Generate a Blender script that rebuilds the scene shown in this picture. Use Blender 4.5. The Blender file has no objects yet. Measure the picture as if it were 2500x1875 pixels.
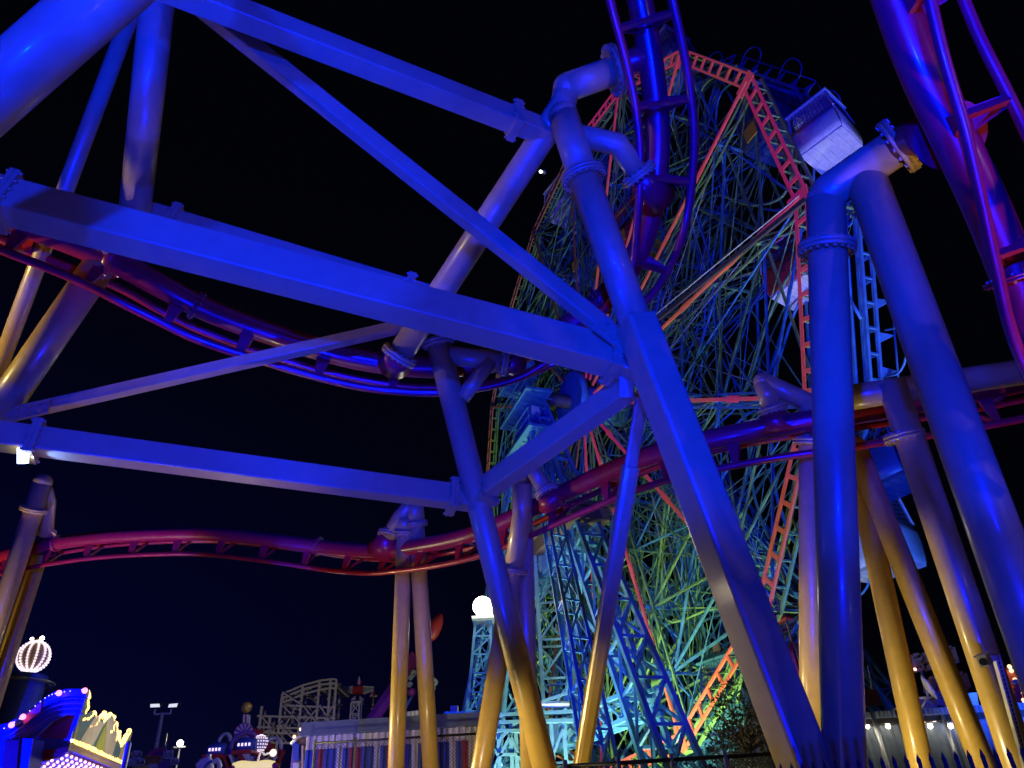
import bpy, math, random
from mathutils import Vector as V, Matrix, Quaternion
random.seed(7)
sc = bpy.context.scene
col = sc.collection
PI = math.pi

# ------------------------------------------------------------------ camera
FPX, PITCH, ROLL = 1805.16, 0.578, -0.06
CAM = V((0, 0, 1.6))
cF = V((0, math.cos(PITCH), math.sin(PITCH)))
_r0, _u0 = V((1, 0, 0)), V((0, -math.sin(PITCH), math.cos(PITCH)))
cR = _r0 * math.cos(ROLL) + _u0 * math.sin(ROLL)
cU = _u0 * math.cos(ROLL) - _r0 * math.sin(ROLL)
cam = bpy.data.cameras.new('camera'); camo = bpy.data.objects.new('camera', cam); col.objects.link(camo)
cam.sensor_width = 36; cam.lens = FPX / 2500 * 36; cam.clip_end = 2000; cam.clip_start = 0.05
camo.matrix_world = Matrix(((cR.x, cU.x, -cF.x, CAM.x), (cR.y, cU.y, -cF.y, CAM.y), (cR.z, cU.z, -cF.z, CAM.z), (0, 0, 0, 1)))
sc.camera = camo

# ------------------------------------------------------------------ sky and exposure
w = bpy.data.worlds.new('World'); sc.world = w; w.use_nodes = True
nt = w.node_tree; nt.nodes.clear()
wo = nt.nodes.new('ShaderNodeOutputWorld'); bg = nt.nodes.new('ShaderNodeBackground')
sky = nt.nodes.new('ShaderNodeTexSky'); sky.sky_type = 'NISHITA'; sky.sun_disc = False
sky.sun_elevation = math.radians(-7); sky.sun_rotation = math.radians(300)
mixn = nt.nodes.new('ShaderNodeMix'); mixn.data_type = 'RGBA'; mixn.blend_type = 'ADD'; mixn.inputs[0].default_value = 1
tcw = nt.nodes.new('ShaderNodeTexCoord'); sep = nt.nodes.new('ShaderNodeSeparateXYZ'); nt.links.new(tcw.outputs['Generated'], sep.inputs[0])
gr = nt.nodes.new('ShaderNodeMapRange'); gr.interpolation_type = 'SMOOTHSTEP'; gr.inputs[1].default_value = .75; gr.inputs[2].default_value = .0; nt.links.new(sep.outputs['Z'], gr.inputs[0])
gx = nt.nodes.new('ShaderNodeMapRange'); gx.interpolation_type = 'SMOOTHSTEP'; gx.inputs[1].default_value = .25; gx.inputs[2].default_value = -.65; nt.links.new(sep.outputs['X'], gx.inputs[0])
gm = nt.nodes.new('ShaderNodeMath'); gm.operation = 'MULTIPLY'; nt.links.new(gr.outputs[0], gm.inputs[0]); nt.links.new(gx.outputs[0], gm.inputs[1])
skm = nt.nodes.new('ShaderNodeMix'); skm.data_type = 'RGBA'; skm.inputs[6].default_value = (.004, .0055, .016, 1); skm.inputs[7].default_value = (.003, .006, .17, 1)   # night sky, park glow low on the left
nt.links.new(gm.outputs[0], skm.inputs[0]); nt.links.new(skm.outputs[2], mixn.inputs[7])
nt.links.new(sky.outputs[0], mixn.inputs[6]); nt.links.new(mixn.outputs[2], bg.inputs[0])
bg.inputs[1].default_value = 0.12
nt.links.new(bg.outputs[0], wo.inputs[0])
vs = sc.view_settings; vs.view_transform = 'Standard'; vs.look = 'None'; vs.exposure = 0; vs.gamma = 1
sc.render.engine = 'CYCLES'

# ------------------------------------------------------------------ helpers
def at(x, y, d):            # photograph pixel + distance along the view axis -> world point
    return CAM + (cF + cR * ((x - 1250) / FPX) + cU * ((937.5 - y) / FPX)) * d
K = 2500 / 2212.0
def o(x, y, d): return at(x * K, y * K, d)
def onp(x, y, P, N):        # pixel ray meets a plane
    r = cF + cR * ((x - 1250) / FPX) + cU * ((937.5 - y) / FPX)
    return CAM + r * ((P - CAM).dot(N) / r.dot(N))
def vy(x, y, Y): return onp(x, y, V((0, Y, 0)), V((0, 1, 0)))
def lerp(a, b, t): return a + (b - a) * t
def frame(t, up=None):
    t = t.normalized(); up = V(up) if up is not None else V((0, 0, 1))
    if abs(t.dot(up.normalized())) > .985: up = V((0, 1, 0)) if abs(t.y) < .9 else V((1, 0, 0))
    s = t.cross(up).normalized(); return s, s.cross(t).normalized(), t
def to_ground(a, b):        # run the line a->b down to the ground
    t = (b.z) / (a.z - b.z); return b + (b - a) * t

class MB:
    def __init__(s): s.v = []; s.f = []; s.sm = []
    def face(s, ids, sm=False): s.f.append(ids); s.sm.append(sm)
    def sweep(s, pts, prof, up=None, scale=None, closed=False, smooth=True, caps=True):
        n = len(prof); base = len(s.v); N = len(pts); S = None
        for i, p in enumerate(pts):
            if closed: t = pts[(i + 1) % N] - pts[i - 1]
            else: t = pts[min(i + 1, N - 1)] - pts[max(i - 1, 0)]
            if S is None or up is not None: S, Uv, T = frame(t, up)
            else:
                T = t.normalized(); S = (S - T * S.dot(T)).normalized(); Uv = S.cross(T)
            k = scale[i] if scale else 1
            for (a, b) in prof: s.v.append(p + S * (a * k) + Uv * (b * k))
        for i in range(N if closed else N - 1):
            for j in range(n):
                a = base + i * n; b = base + ((i + 1) % N) * n; j2 = (j + 1) % n
                s.face((a + j, a + j2, b + j2, b + j), smooth)
        if caps and not closed:
            s.face(tuple(range(base + n - 1, base - 1, -1))); s.face(tuple(range(base + (N - 1) * n, base + N * n)))
        return s
    def tube(s, a, b, r, r2=None, n=20): return s.sweep([a, b], circ(1, n), scale=[r, r2 if r2 is not None else r])
    def path(s, pts, r, n=14, closed=False): return s.sweep(pts, circ(r, n), closed=closed)
    def bar(s, a, b, w, h=None, up=None): return s.sweep([a, b], rect(w, h or w), up=up, smooth=False)
    def beam(s, a, b, w, h, up=None, c=.03): return s.sweep([a, b], rrect(w, h, c), up=up, smooth=False)
    def box(s, c, hx, hy, hz, X=V((1, 0, 0)), Y=V((0, 1, 0)), Z=V((0, 0, 1))):
        return s.sweep([c - Z * hz, c + Z * hz], [(-hx, -hy), (hx, -hy), (hx, hy), (-hx, hy)], smooth=False) if 0 else s._box(c, X * hx, Y * hy, Z * hz)
    def _box(s, c, x, y, z):
        b = len(s.v)
        for k in range(8): s.v.append(c + x * (1 if k & 1 else -1) + y * (1 if k & 2 else -1) + z * (1 if k & 4 else -1))
        for q in ((0, 2, 3, 1), (4, 5, 7, 6), (0, 1, 5, 4), (2, 6, 7, 3), (0, 4, 6, 2), (1, 3, 7, 5)): s.face(tuple(b + i for i in q))
        return s
    def slab(s, pts, off):      # polygon extruded by vector off
        b = len(s.v); n = len(pts); s.v += list(pts) + [p + off for p in pts]
        s.face(tuple(range(b, b + n))); s.face(tuple(range(b + 2 * n - 1, b + n - 1, -1)))
        for i in range(n): j = (i + 1) % n; s.face((b + i, b + n + i, b + n + j, b + j))
        return s
    def ball(s, c, r, n=12, m=8, sz=1):
        b = len(s.v)
        for i in range(m + 1):
            a = PI * i / m
            for j in range(n): s.v.append(c + V((math.sin(a) * math.cos(2 * PI * j / n) * r, math.sin(a) * math.sin(2 * PI * j / n) * r, math.cos(a) * r * sz)))
        for i in range(m):
            for j in range(n): s.face((b + i * n + j, b + (i + 1) * n + j, b + (i + 1) * n + (j + 1) % n, b + i * n + (j + 1) % n), True)
        return s
    def build(s, name, m, parent=None):
        me = bpy.data.meshes.new(name); off = V((0, 0, 0)); p = parent
        while p is not None: off += p.location; p = p.parent
        me.from_pydata([v - off for v in s.v], [], s.f); me.update()
        me.polygons.foreach_set('use_smooth', s.sm)
        me.materials.append(M[m]); ob = bpy.data.objects.new(name, me); col.objects.link(ob); ob.parent = parent
        return ob
def circ(r, n): return [(r * math.cos(2 * PI * i / n), r * math.sin(2 * PI * i / n)) for i in range(n)]
def rect(w, h): return [(-w / 2, -h / 2), (w / 2, -h / 2), (w / 2, h / 2), (-w / 2, h / 2)]
def rrect(w, h, c):
    r = []
    for (sx, sy, a0) in ((1, 1, 0), (-1, 1, 90), (-1, -1, 180), (1, -1, 270)):
        for k in range(3):
            a = math.radians(a0 + 45 * k); r.append((sx * (w / 2 - c) + c * math.cos(a), sy * (h / 2 - c) + c * math.sin(a)))
    return r
def thing(name, label, cat, loc, group=None):
    e = bpy.data.objects.new(name, None); col.objects.link(e); e.location = loc; e.empty_display_size = .3
    return tag(e, label, cat, group)
def tag(ob, label, cat, group=None):
    ob['label'] = label; ob['category'] = cat
    if group: ob['group'] = group
    return ob
def kind(ob, k, label=None):
    ob['kind'] = k
    if label: ob['label'] = label
    return ob
def worldloc(p):
    off = V((0, 0, 0))
    while p is not None: off += p.location; p = p.parent
    return off
_shared = {}
def place(key, name, parent, pos, rot=None, scale=None):     # a small repeated part sharing one mesh
    ob = bpy.data.objects.new(name, _shared[key]); col.objects.link(ob); ob.parent = parent
    ob.location = pos - worldloc(parent)
    if rot is not None: ob.rotation_mode = 'QUATERNION'; ob.rotation_quaternion = rot
    if scale is not None: ob.scale = (scale,) * 3
    return ob
def share(key, mb, m):
    me = bpy.data.meshes.new(key); me.from_pydata(mb.v, [], mb.f); me.polygons.foreach_set('use_smooth', mb.sm); me.update()
    me.materials.append(M[m]); _shared[key] = me
def spline(pts, seg=8):     # Catmull-Rom through points
    out = []
    P = [pts[0] * 2 - pts[1]] + list(pts) + [pts[-1] * 2 - pts[-2]]
    for i in range(1, len(P) - 2):
        for k in range(seg):
            t = k / seg; a, b, c, d = P[i - 1], P[i], P[i + 1], P[i + 2]
            out.append((b * 2 + (c - a) * t + (a * 2 - b * 5 + c * 4 - d) * t * t + (b * 3 - a - c * 3 + d) * t ** 3) * .5)
    out.append(pts[-1].copy()); return out

# ------------------------------------------------------------------ materials
M = {}
def mat(name, c, rough=.5, metal=0, var=.12, scale=6, bump=.0, coat=0, emit=None, es=0, dirt=0, alpha=None):
    m = bpy.data.materials.new(name); m.use_nodes = True; t = m.node_tree; b = t.nodes['Principled BSDF']
    b.inputs['Roughness'].default_value = rough; b.inputs['Metallic'].default_value = metal; b.inputs['Coat Weight'].default_value = coat
    b.inputs['Coat Roughness'].default_value = .12
    if emit:
        b.inputs['Base Color'].default_value = (*c, 1); b.inputs['Emission Color'].default_value = (*emit, 1); b.inputs['Emission Strength'].default_value = es
    else:
        tc = t.nodes.new('ShaderNodeTexCoord'); n = t.nodes.new('ShaderNodeTexNoise'); n.inputs['Scale'].default_value = scale; n.inputs['Detail'].default_value = 5
        geo = t.nodes.new('ShaderNodeNewGeometry')
        t.links.new(geo.outputs['Position'], n.inputs['Vector'])
        r = t.nodes.new('ShaderNodeValToRGB'); r.color_ramp.elements[0].position = .3; r.color_ramp.elements[1].position = .7
        r.color_ramp.elements[0].color = (*[x * (1 - var) for x in c], 1); r.color_ramp.elements[1].color = (*[min(1, x * (1 + var)) for x in c], 1)
        t.links.new(n.outputs['Fac'], r.inputs[0]); last = r.outputs[0]
        if dirt:
            n2 = t.nodes.new('ShaderNodeTexNoise'); n2.inputs['Scale'].default_value = 1.7; n2.inputs['Detail'].default_value = 9; n2.inputs['Roughness'].default_value = .75
            t.links.new(geo.outputs['Position'], n2.inputs['Vector'])
            r2 = t.nodes.new('ShaderNodeValToRGB'); r2.color_ramp.elements[0].position = .56; r2.color_ramp.elements[1].position = .74
            mx = t.nodes.new('ShaderNodeMix'); mx.data_type = 'RGBA'; mx.inputs[7].default_value = (.10, .06, .04, 1)
            ml = t.nodes.new('ShaderNodeMath'); ml.operation = 'MULTIPLY'; ml.inputs[1].default_value = dirt
            t.links.new(n2.outputs['Fac'], r2.inputs[0]); t.links.new(r2.outputs[0], ml.inputs[0]); t.links.new(ml.outputs[0], mx.inputs[0])
            t.links.new(last, mx.inputs[6]); last = mx.outputs[2]
        t.links.new(last, b.inputs['Base Color'])
        rr = t.nodes.new('ShaderNodeMapRange'); rr.inputs[3].default_value = rough * .75; rr.inputs[4].default_value = min(1, rough * 1.3)
        t.links.new(n.outputs['Fac'], rr.inputs[0]); t.links.new(rr.outputs[0], b.inputs['Roughness'])
        if bump:
            bp = t.nodes.new('ShaderNodeBump'); bp.inputs['Strength'].default_value = bump; bp.inputs['Distance'].default_value = .02
            n3 = t.nodes.new('ShaderNodeTexNoise'); n3.inputs['Scale'].default_value = 40; t.links.new(geo.outputs['Position'], n3.inputs['Vector'])
            t.links.new(n3.outputs['Fac'], bp.inputs['Height']); t.links.new(bp.outputs[0], b.inputs['Normal'])
    M[name] = m; return m
mat('yellow', (.64, .41, .085), .36, var=.07, dirt=.25, bump=.04, coat=.25)
mat('red', (.38, .010, .028), .32, var=.1, dirt=.2, coat=.3)
mat('bolt', (.45, .42, .40), .35, metal=.8)
mat('wgreen', (.20, .40, .13), .5, dirt=.35, scale=2, var=.25)
mat('wblue', (.07, .26, .46), .5, dirt=.3, scale=2, var=.25)
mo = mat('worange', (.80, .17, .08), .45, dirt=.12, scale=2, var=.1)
_t = mo.node_tree; _g = _t.nodes.new('ShaderNodeNewGeometry'); _n = _t.nodes.new('ShaderNodeTexNoise'); _n.inputs['Scale'].default_value = .12; _n.inputs['Detail'].default_value = 1      # glow of assumed colour changing LED strips, put into the girder colour
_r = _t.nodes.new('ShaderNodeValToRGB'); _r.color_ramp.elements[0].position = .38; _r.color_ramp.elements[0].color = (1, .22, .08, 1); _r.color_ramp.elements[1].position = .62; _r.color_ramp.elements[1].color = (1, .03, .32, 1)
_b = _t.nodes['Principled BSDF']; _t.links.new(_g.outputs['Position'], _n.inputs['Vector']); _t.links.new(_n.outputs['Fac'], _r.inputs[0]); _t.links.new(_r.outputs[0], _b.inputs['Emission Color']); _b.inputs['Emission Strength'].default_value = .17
mat('worange_dim', (.62, .20, .10), .5, dirt=.25, scale=2, var=.2)  # dim copy of worange: weaker light on the left half put into colour
mat('mastblue', (.03, .12, .26), .5, dirt=.2)
mat('wdark', (.10, .07, .06), .6, dirt=.3)
mat('teal', (.05, .22, .30), .5, dirt=.2)
mat('white', (.72, .70, .68), .45, dirt=.2)
mat('cream', (.70, .66, .48), .5, dirt=.2)
mat('navy', (.02, .05, .16), .4)
mat('carred', (.42, .03, .03), .4, dirt=.15)
mat('caryellow', (.75, .45, .03), .4)
mat('mesh', (.10, .10, .11), .6)
mat('black', (.012, .012, .014), .5)
mat('steel', (.36, .37, .39), .45, metal=.6)
mat('galv', (.45, .46, .48), .5, metal=.4, dirt=.2)
mat('wire', (.05, .05, .055), .5, metal=.5)
mat('iron', (.006, .006, .008), .75)
mat('rust', (.24, .09, .04), .8, dirt=.3)
mat('wood', (.46, .42, .40), .75, dirt=.3, bump=.3)
mat('asphalt', (.05, .05, .052), .9, scale=30, bump=.4)
mat('corr', (.12, .16, .22), .55, dirt=.25)
mat('stripe_blue', (.03, .07, .42), .55)
mat('stripe_red', (.35, .02, .05), .55)
mat('stripe_white', (.62, .60, .56), .55, dirt=.2)
mat('leaf', (.07, .075, .03), .65, scale=3, var=.45)
mat('bark', (.10, .07, .05), .9)
mat('pink', (.65, .08, .28), .45)
mat('magenta', (.30, .02, .22), .45)
mat('gold', (.65, .42, .08), .35, metal=.3)
mat('paleblue', (.10, .23, .33), .5)
mat('palegreen', (.45, .52, .10), .5)
mat('tan', (.50, .36, .26), .6)
mat('purple', (.20, .10, .32), .5)
mat('orange', (.70, .16, .04), .45)
mat('gridwhite', (.6, .6, .58), .5)
def glow(name, c, s): mat(name, (.8, .8, .8), emit=c, es=s)
glow('lamp_white', (1, .93, .74), 14)
glow('lamp_small', (1, .86, .6), 12)
glow('panel', (.8, .86, .9), .9)
glow('bulb_warm', (1, .56, .10), 3.4)
glow('bulb_white', (1, .60, .30), 1.8)
glow('bulb_pearl', (1, .80, .92), 1.15)
glow('bulb_pink', (1, .22, .36), 3)
glow('led_blue', (.005, .02, 1), 25)
glow('led_hot', (.5, .65, 1), 8)
glow('neon_yellow', (1, .80, .25), .75)
glow('strobe', (.8, 1, .95), 6)
for a, b_ in (('bolt', 'bolt'),):
    mb = MB(); mb.sweep([V((0, 0, -.5)), V((0, 0, .5))], circ(1, 6), smooth=False); share('bolt', mb, 'bolt')
mb = MB(); mb.sweep([V((0, 0, -.5)), V((0, 0, .5))], circ(1, 6), smooth=False); share('bolt_yellow', mb, 'yellow')

def flange(c, axis, R, parent, m='yellow', th=.05, nb=16, br=.026, both=True, name='flange'):
    ax = axis.normalized(); mb = MB()
    mb.tube(c - ax * (th + .004), c - ax * .004, R, n=32); mb.tube(c + ax * .004, c + ax * (th + .004), R, n=32); mb.tube(c - ax * .01, c + ax * .01, R * .97, n=32)
    fl = mb.build(name, m, parent); S, Uv, T = frame(ax); q = T.to_track_quat('Z', 'Y')
    for k in range(nb):
        a = 2 * PI * k / nb; ob = place('bolt_yellow', 'bolt', fl, c + (S * math.cos(a) + Uv * math.sin(a)) * (R - .045), q); ob.scale = (br, br, 2 * th + .055)
    return fl
def boxflange(c, axis, w, h, parent, up=None, m='yellow', th=.03):
    S, Uv, T = frame(axis, up); mb = MB()
    mb._box(c - T * (th + .003), S * (w / 2), Uv * (h / 2), T * th); mb._box(c + T * (th + .003), S * (w / 2), Uv * (h / 2), T * th)
    fl = mb.build('flange', m, parent); q = T.to_track_quat('Z', 'Y')
    n = 5
    for k in range(n):
        for s in (-1, 1):
            ob = place('bolt_yellow', 'bolt', fl, c + S * (s * (w / 2 - .03)) + Uv * (h * (k / (n - 1) - .5) * .88), q); ob.scale = (.02, .02, 4 * th + .07)
    return fl
def spot(name, pos, aim, power, color, size=70, blend=.5, r=.15):
    l = bpy.data.lights.new(name, 'SPOT'); l.energy = power; l.color = color; l.spot_size = math.radians(size); l.spot_blend = blend; l.shadow_soft_size = r
    ob = bpy.data.objects.new(name, l); ob.location = pos; ob.rotation_mode = 'QUATERNION'; ob.rotation_quaternion = (aim - pos).to_track_quat('-Z', 'Y'); col.objects.link(ob); return ob
def point(name, pos, power, color, r=.2):
    l = bpy.data.lights.new(name, 'POINT'); l.energy = power; l.color = color; l.shadow_soft_size = r
    ob = bpy.data.objects.new(name, l); ob.location = pos; col.objects.link(ob); return ob
def floodlight(label, pos, aim, power, color, size=80, lens='led_blue', stand=True, r=.15, group=None, blend=.5):
    d = (aim - pos).normalized(); S, Uv, T = frame(d)
    t = thing('floodlight', label, 'floodlight', V((pos.x, pos.y, 0)) if stand else pos - d * .2, group)
    mb = MB(); mb._box(pos - d * .16, S * .22, Uv * .16, d * .06); mb._box(pos - d * .25, S * .16, Uv * .11, d * .04); mb.build('housing', 'black', t)
    mb = MB(); mb._box(pos - d * .092, S * .19, Uv * .13, d * .006); mb.build('lens', lens, t)
    mb = MB()
    for s in (-1, 1): mb._box(pos - d * .16 + S * (.24 * s), S * .012, Uv * .02, d * .1)
    mb._box(pos - d * .27, S * .25, Uv * .02, d * .012); mb.build('bracket', 'steel', t)
    if stand and pos.z > .8:
        q = pos - d * .3; mb = MB(); mb.tube(V((q.x, q.y, 0)), q, .05, n=12); mb.build('pole', 'galv', t)
    elif stand:
        q = pos - d * .28; mb = MB(); mb.tube(V((q.x, q.y, 0)), q, .03, n=10); mb._box(V((q.x, q.y, .02)), V((.2, 0, 0)), V((0, .2, 0)), V((0, 0, .02))); mb.build('stand', 'steel', t)
    l = spot('floodlight_beam', pos, aim, power, color, size, blend, r); l.parent = t; l.location = pos - t.location
    return t

# ------------------------------------------------------------------ the lamps that light the coaster
BLUE = (0.0, .005, 1.0); WARM = (1.0, .66, .50); WHITE = (1, .88, .66)
G_ = 'blue coaster floodlights'
floodlight('blue stage floodlight on a tall pole, left of the viewer', V((-3.2, -1.5, 5.0)), V((-7.0, 7, 11.2)), 17000, BLUE, 73, group=G_, blend=.2)
floodlight('blue stage floodlight on the middle pole behind the viewer', V((-.4, -2.2, 5.0)), V((.8, 8, 11.6)), 19000, BLUE, 69, group=G_, blend=.2)
floodlight('blue stage floodlight on a pole, right of the viewer', V((2.4, -1.2, 4.2)), V((5.0, 8, 9.6)), 10500, BLUE, 62, group=G_, blend=.2)
floodlight('added blue floodlight on the ground under the left track', V((-10.5, 13, .4)), V((-9.5, 20.5, 10)), 15000, BLUE, 46, group=G_, blend=.4)  # unseen lamp added to bring blue onto the left track
floodlight('blue floodlight on the ground in front of the right columns', V((3.0, 2.2, .5)), V((3.8, 9, 5.2)), 4200, BLUE, 48, group=G_, blend=.5)
floodlight('blue floodlight on the ground below the widest beam', V((-2.6, 4.6, .4)), V((-2.0, 9.0, 9)), 8000, BLUE, 74, group=G_, blend=.5)
floodlight('added warm floodlight on a short pole beyond the left edge', V((-17, 21, 3.0)), V((0, 18, 2.5)), 9000, (1, .84, .40), 46, 'lamp_small', blend=.5)  # unseen lamp added in place of the funhouse's warm side light
WG = 'added warm ground floodlights among the posts'; WC = (1, .70, .42)  # unseen warm lamps added to brighten lower posts and tracks
floodlight('added warm floodlight on the ground in front of the slim yellow posts', V((-2.6, 12.2, .4)), V((-2.6, 19.5, 4.2)), 850, (1, .78, .58), 66, 'lamp_small', group=WG)  # added fill for the fronts of the slim posts
floodlight('added warm floodlight on the ground left of the middle leg', V((-3.4, 11.6, .4)), V((1.0, 13.4, 2.8)), 800, (1, .80, .40), 46, 'lamp_small', group=WG)  # added to put yellow on the middle leg's left side
floodlight('added warm floodlight on the ground left of the thin leaning posts', V((3.9, 12.9, .4)), V((7.0, 12.2, 4.6)), 520, (1, .84, .42), 70, 'lamp_small', group=WG)  # added side light for the leaning posts
floodlight('added warm floodlight on the ground below the dipping track', V((-7.0, 12.5, .4)), V((-5.0, 10.6, 8.6)), 330, WC, 40, 'lamp_small', group=WG)  # added to bring out the red underside of the track
floodlight('added warm floodlight on the ground right of the viewer under the near track', V((7.2, 4.9, .5)), V((4.7, 4.6, 7.4)), 850, (1, .72, .5), 36, 'lamp_small', group=WG)  # added to lift the red of the near track
floodlight('added warm floodlight on the ground at the foot of the left edge posts', V((-15.6, 17.0, .4)), V((-14.0, 19.8, 7.6)), 2400, (1, .80, .36), 52, 'lamp_small', group=WG)  # added warmth for the left edge posts
floodlight('added blue floodlight on the ground by the left end of the striped booth', V((-8.2, 17.4, .4)), V((-6.2, 21.5, 3.8)), 1500, BLUE, 74, group=G_)  # unseen lamp added to turn the booth's left end blue
floodlight('added warm floodlight on a tall pole beyond the left edge', V((-13.5, 8.0, 8)), V((-6.2, 9.6, 10.4)), 1300, (1, .80, .26), 36, 'lamp_small', blend=.6)  # unseen lamp added to warm the left flanks of the upper tubes
def fill_lamp(label, pos, power, color):  # added unseen warm fill; pole and shade dress a point light
    t = thing('fill_lamp', label, 'fill lamp', V((pos.x, pos.y, 0)))
    mb = MB(); mb.tube(V((pos.x, pos.y, 0)), pos + V((0, 0, .2)), .09, .06); mb.build('pole', 'galv', t)
    mb = MB(); mb.sweep([pos + V((0, 0, .1)), pos + V((0, 0, .22)), pos + V((0, 0, .3))], circ(1, 20), scale=[.34, .3, .06]); mb.build('lamp_shade', 'steel', t)
    mb = MB(); mb.ball(pos + V((0, 0, .02)), .16); mb.build('lamp', 'lamp_small', t)
    l = point('fill_lamp_light', pos + V((0, 0, -.25)), power, color, .2); l.parent = t; l.location = V((0, 0, pos.z - .25))
fill_lamp('added warm fill lamp behind the viewer to the left', V((-9, -5, 7)), 25, WARM)
fill_lamp('added warm fill lamp behind the viewer to the right', V((11, -3, 7)), 200, WARM)

# ------------------------------------------------------------------ ground
mb = MB(); S_ = 900
mb.v = [V((-S_, -S_, 0)), V((S_, -S_, 0)), V((S_, S_, 0)), V((-S_, S_, 0))]; mb.f = [(0, 1, 2, 3)]; mb.sm = [False]
kind(mb.build('ground', 'asphalt'), 'structure', 'dark asphalt ground of the amusement park')

# ------------------------------------------------------------------ coaster tracks
def track(label, ctrl, rs, rr, gauge, seg, tie_every, flip=1):
    sp = spline([at(*c[0]) for c in ctrl], seg); md = spline([at(c[0][0] + c[1][0], c[0][1] + c[1][1], c[0][2] + c[1][2]) for c in ctrl], seg)
    N = len(sp); A = []; B = []; side = []
    for i in range(N):
        t = (sp[min(i + 1, N - 1)] - sp[max(i - 1, 0)]).normalized(); off = md[i] - sp[i]; off = off - t * off.dot(t)
        s = t.cross(off).normalized(); side.append((t, off, s)); A.append(sp[i] + off + s * gauge / 2); B.append(sp[i] + off - s * gauge / 2)
    base = min(sp, key=lambda p: p.z)
    t = thing('coaster_track', label, 'coaster track', base)
    mb = MB(); mb.path(sp, rs, 24); spine = mb.build('spine', 'red', t)
    for r in (A, B): mb = MB(); mb.path(r, rr, 12); mb.build('rail', 'red', t)
    acc = 0; k = 0; last = sp[0]
    for i in range(1, N - 1):
        acc += (sp[i] - last).length; last = sp[i]
        if acc >= tie_every:
            acc = 0; k += 1; tt, off, s = side[i]; mb = MB()
            for sg, R in ((1, A[i]), (-1, B[i])):
                # tapered plate from the spine to a rail
                p0 = sp[i] + off.normalized() * (rs * .55) + s * (sg * rs * .5); q = R - sp[i]
                wv = tt * .12; wv2 = tt * .05
                ex = off.normalized() * .0 + s * sg * .0
                hh = s.cross(tt).normalized() * .045
                b = len(mb.v)
                mb.v += [p0 - wv - hh, p0 + wv - hh, p0 + wv + hh, p0 - wv + hh, R - wv2 - hh, R + wv2 - hh, R + wv2 + hh, R - wv2 + hh]
                for qd in ((0, 1, 2, 3), (7, 6, 5, 4), (0, 4, 5, 1), (1, 5, 6, 2), (2, 6, 7, 3), (3, 7, 4, 0)): mb.face(tuple(b + x for x in qd))
            mb.bar(A[i] + (B[i] - A[i]) * .04, B[i] + (A[i] - B[i]) * .04, .07, .07)
            mb.build('tie', 'red', t)
            if k % 6 == 3: flange(sp[i] + tt * .25, tt, rs + .07, t, 'red', .025, 14, .015, name='joint_collar')
    return t, sp, side
dn = (4, 60, 0)
T1, T1s, T1d = track('red coaster track dipping under the big beam and climbing past the ferris wheel',
    [((-140, 470, 11.2), (-10, 62, .05)), ((40, 541, 11.4), (-14, 66, .05)), ((244, 620, 11.8), (-20, 66, .05)), ((386, 694, 12), (-22, 64, .05)), ((504, 755, 12.3), (-20, 62, .05)), ((651, 811, 12.6), (-12, 60, .05)),
     ((814, 862, 12.9), (-6, 58, .05)), ((950, 888, 13), (2, 58, .05)), ((1085, 895, 13.1), (12, 55, .05)), ((1247, 872, 13.1), (25, 48, 0)), ((1390, 795, 12.9), (38, 36, -.1)), ((1480, 722, 12.7), (42, 26, -.2)),
     ((1545, 640, 12.5), (45, 12, -.3)), ((1588, 520, 12.2), (30, 4, -.42)), ((1606, 366, 12), (22, 0, -.5)), ((1600, 244, 11.8), (18, 0, -.5)), ((1584, 122, 11.6), (10, 0, -.5)), ((1562, 0, 11.4), (2, 0, -.5)), ((1530, -150, 11.2), (0, 0, -.5))],
    .2, .07, .86, 8, 1.15)
T2, T2s, T2d = track('near red coaster track crossing the top right corner with two bolted rails',
    [((2090, -260, 7.4), (122, -30, -.36)), ((2170, -40, 7.35), (122, -30, -.37)), ((2240, 150, 7.3), (114, -32, -.39)), ((2330, 340, 7.25), (96, -34, -.42)), ((2405, 500, 7.2), (74, -28, -.44)), ((2470, 660, 7.15), (54, -22, -.46)), ((2530, 830, 7.1), (42, -18, -.47)), ((2630, 1050, 7.1), (40, -18, -.48))],
    .2, .055, .62, 8, 1.25)
T3, T3s, T3d = track('red coaster track running low across the whole picture behind the columns',
    [((-180, 1400, 22.5), (-2, 36, .1)), ((0, 1358, 22), (-2, 36, .1)), ((120, 1330, 21.8), (-2, 36, .1)), ((256, 1312, 21.6), (0, 34, .1)), ((407, 1304, 21.3), (0, 33, .1)), ((529, 1305, 21), (2, 33, .1)), ((692, 1322, 20.4), (2, 34, .1)), ((814, 1338, 20), (2, 36, .1)), ((922, 1345, 19.2), (3, 38, .1)),
     ((1003, 1336, 18.4), (4, 40, .1)), ((1125, 1312, 17.3), (6, 42, .1)), ((1247, 1267, 16.4), (10, 45, .1)), ((1451, 1168, 15), (16, 46, .1)), ((1620, 1102, 14), (14, 48, .1)), ((1844, 1051, 13.2), (10, 50, .1)), ((2076, 1011, 12.8), (8, 56, .1)), ((2320, 968, 12.6), (6, 62, .1)), ((2500, 930, 12.6), (6, 66, .1)), ((2700, 880, 12.6), (6, 66, .1))],
    .19, .065, .86, 8, 1.3)

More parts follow.
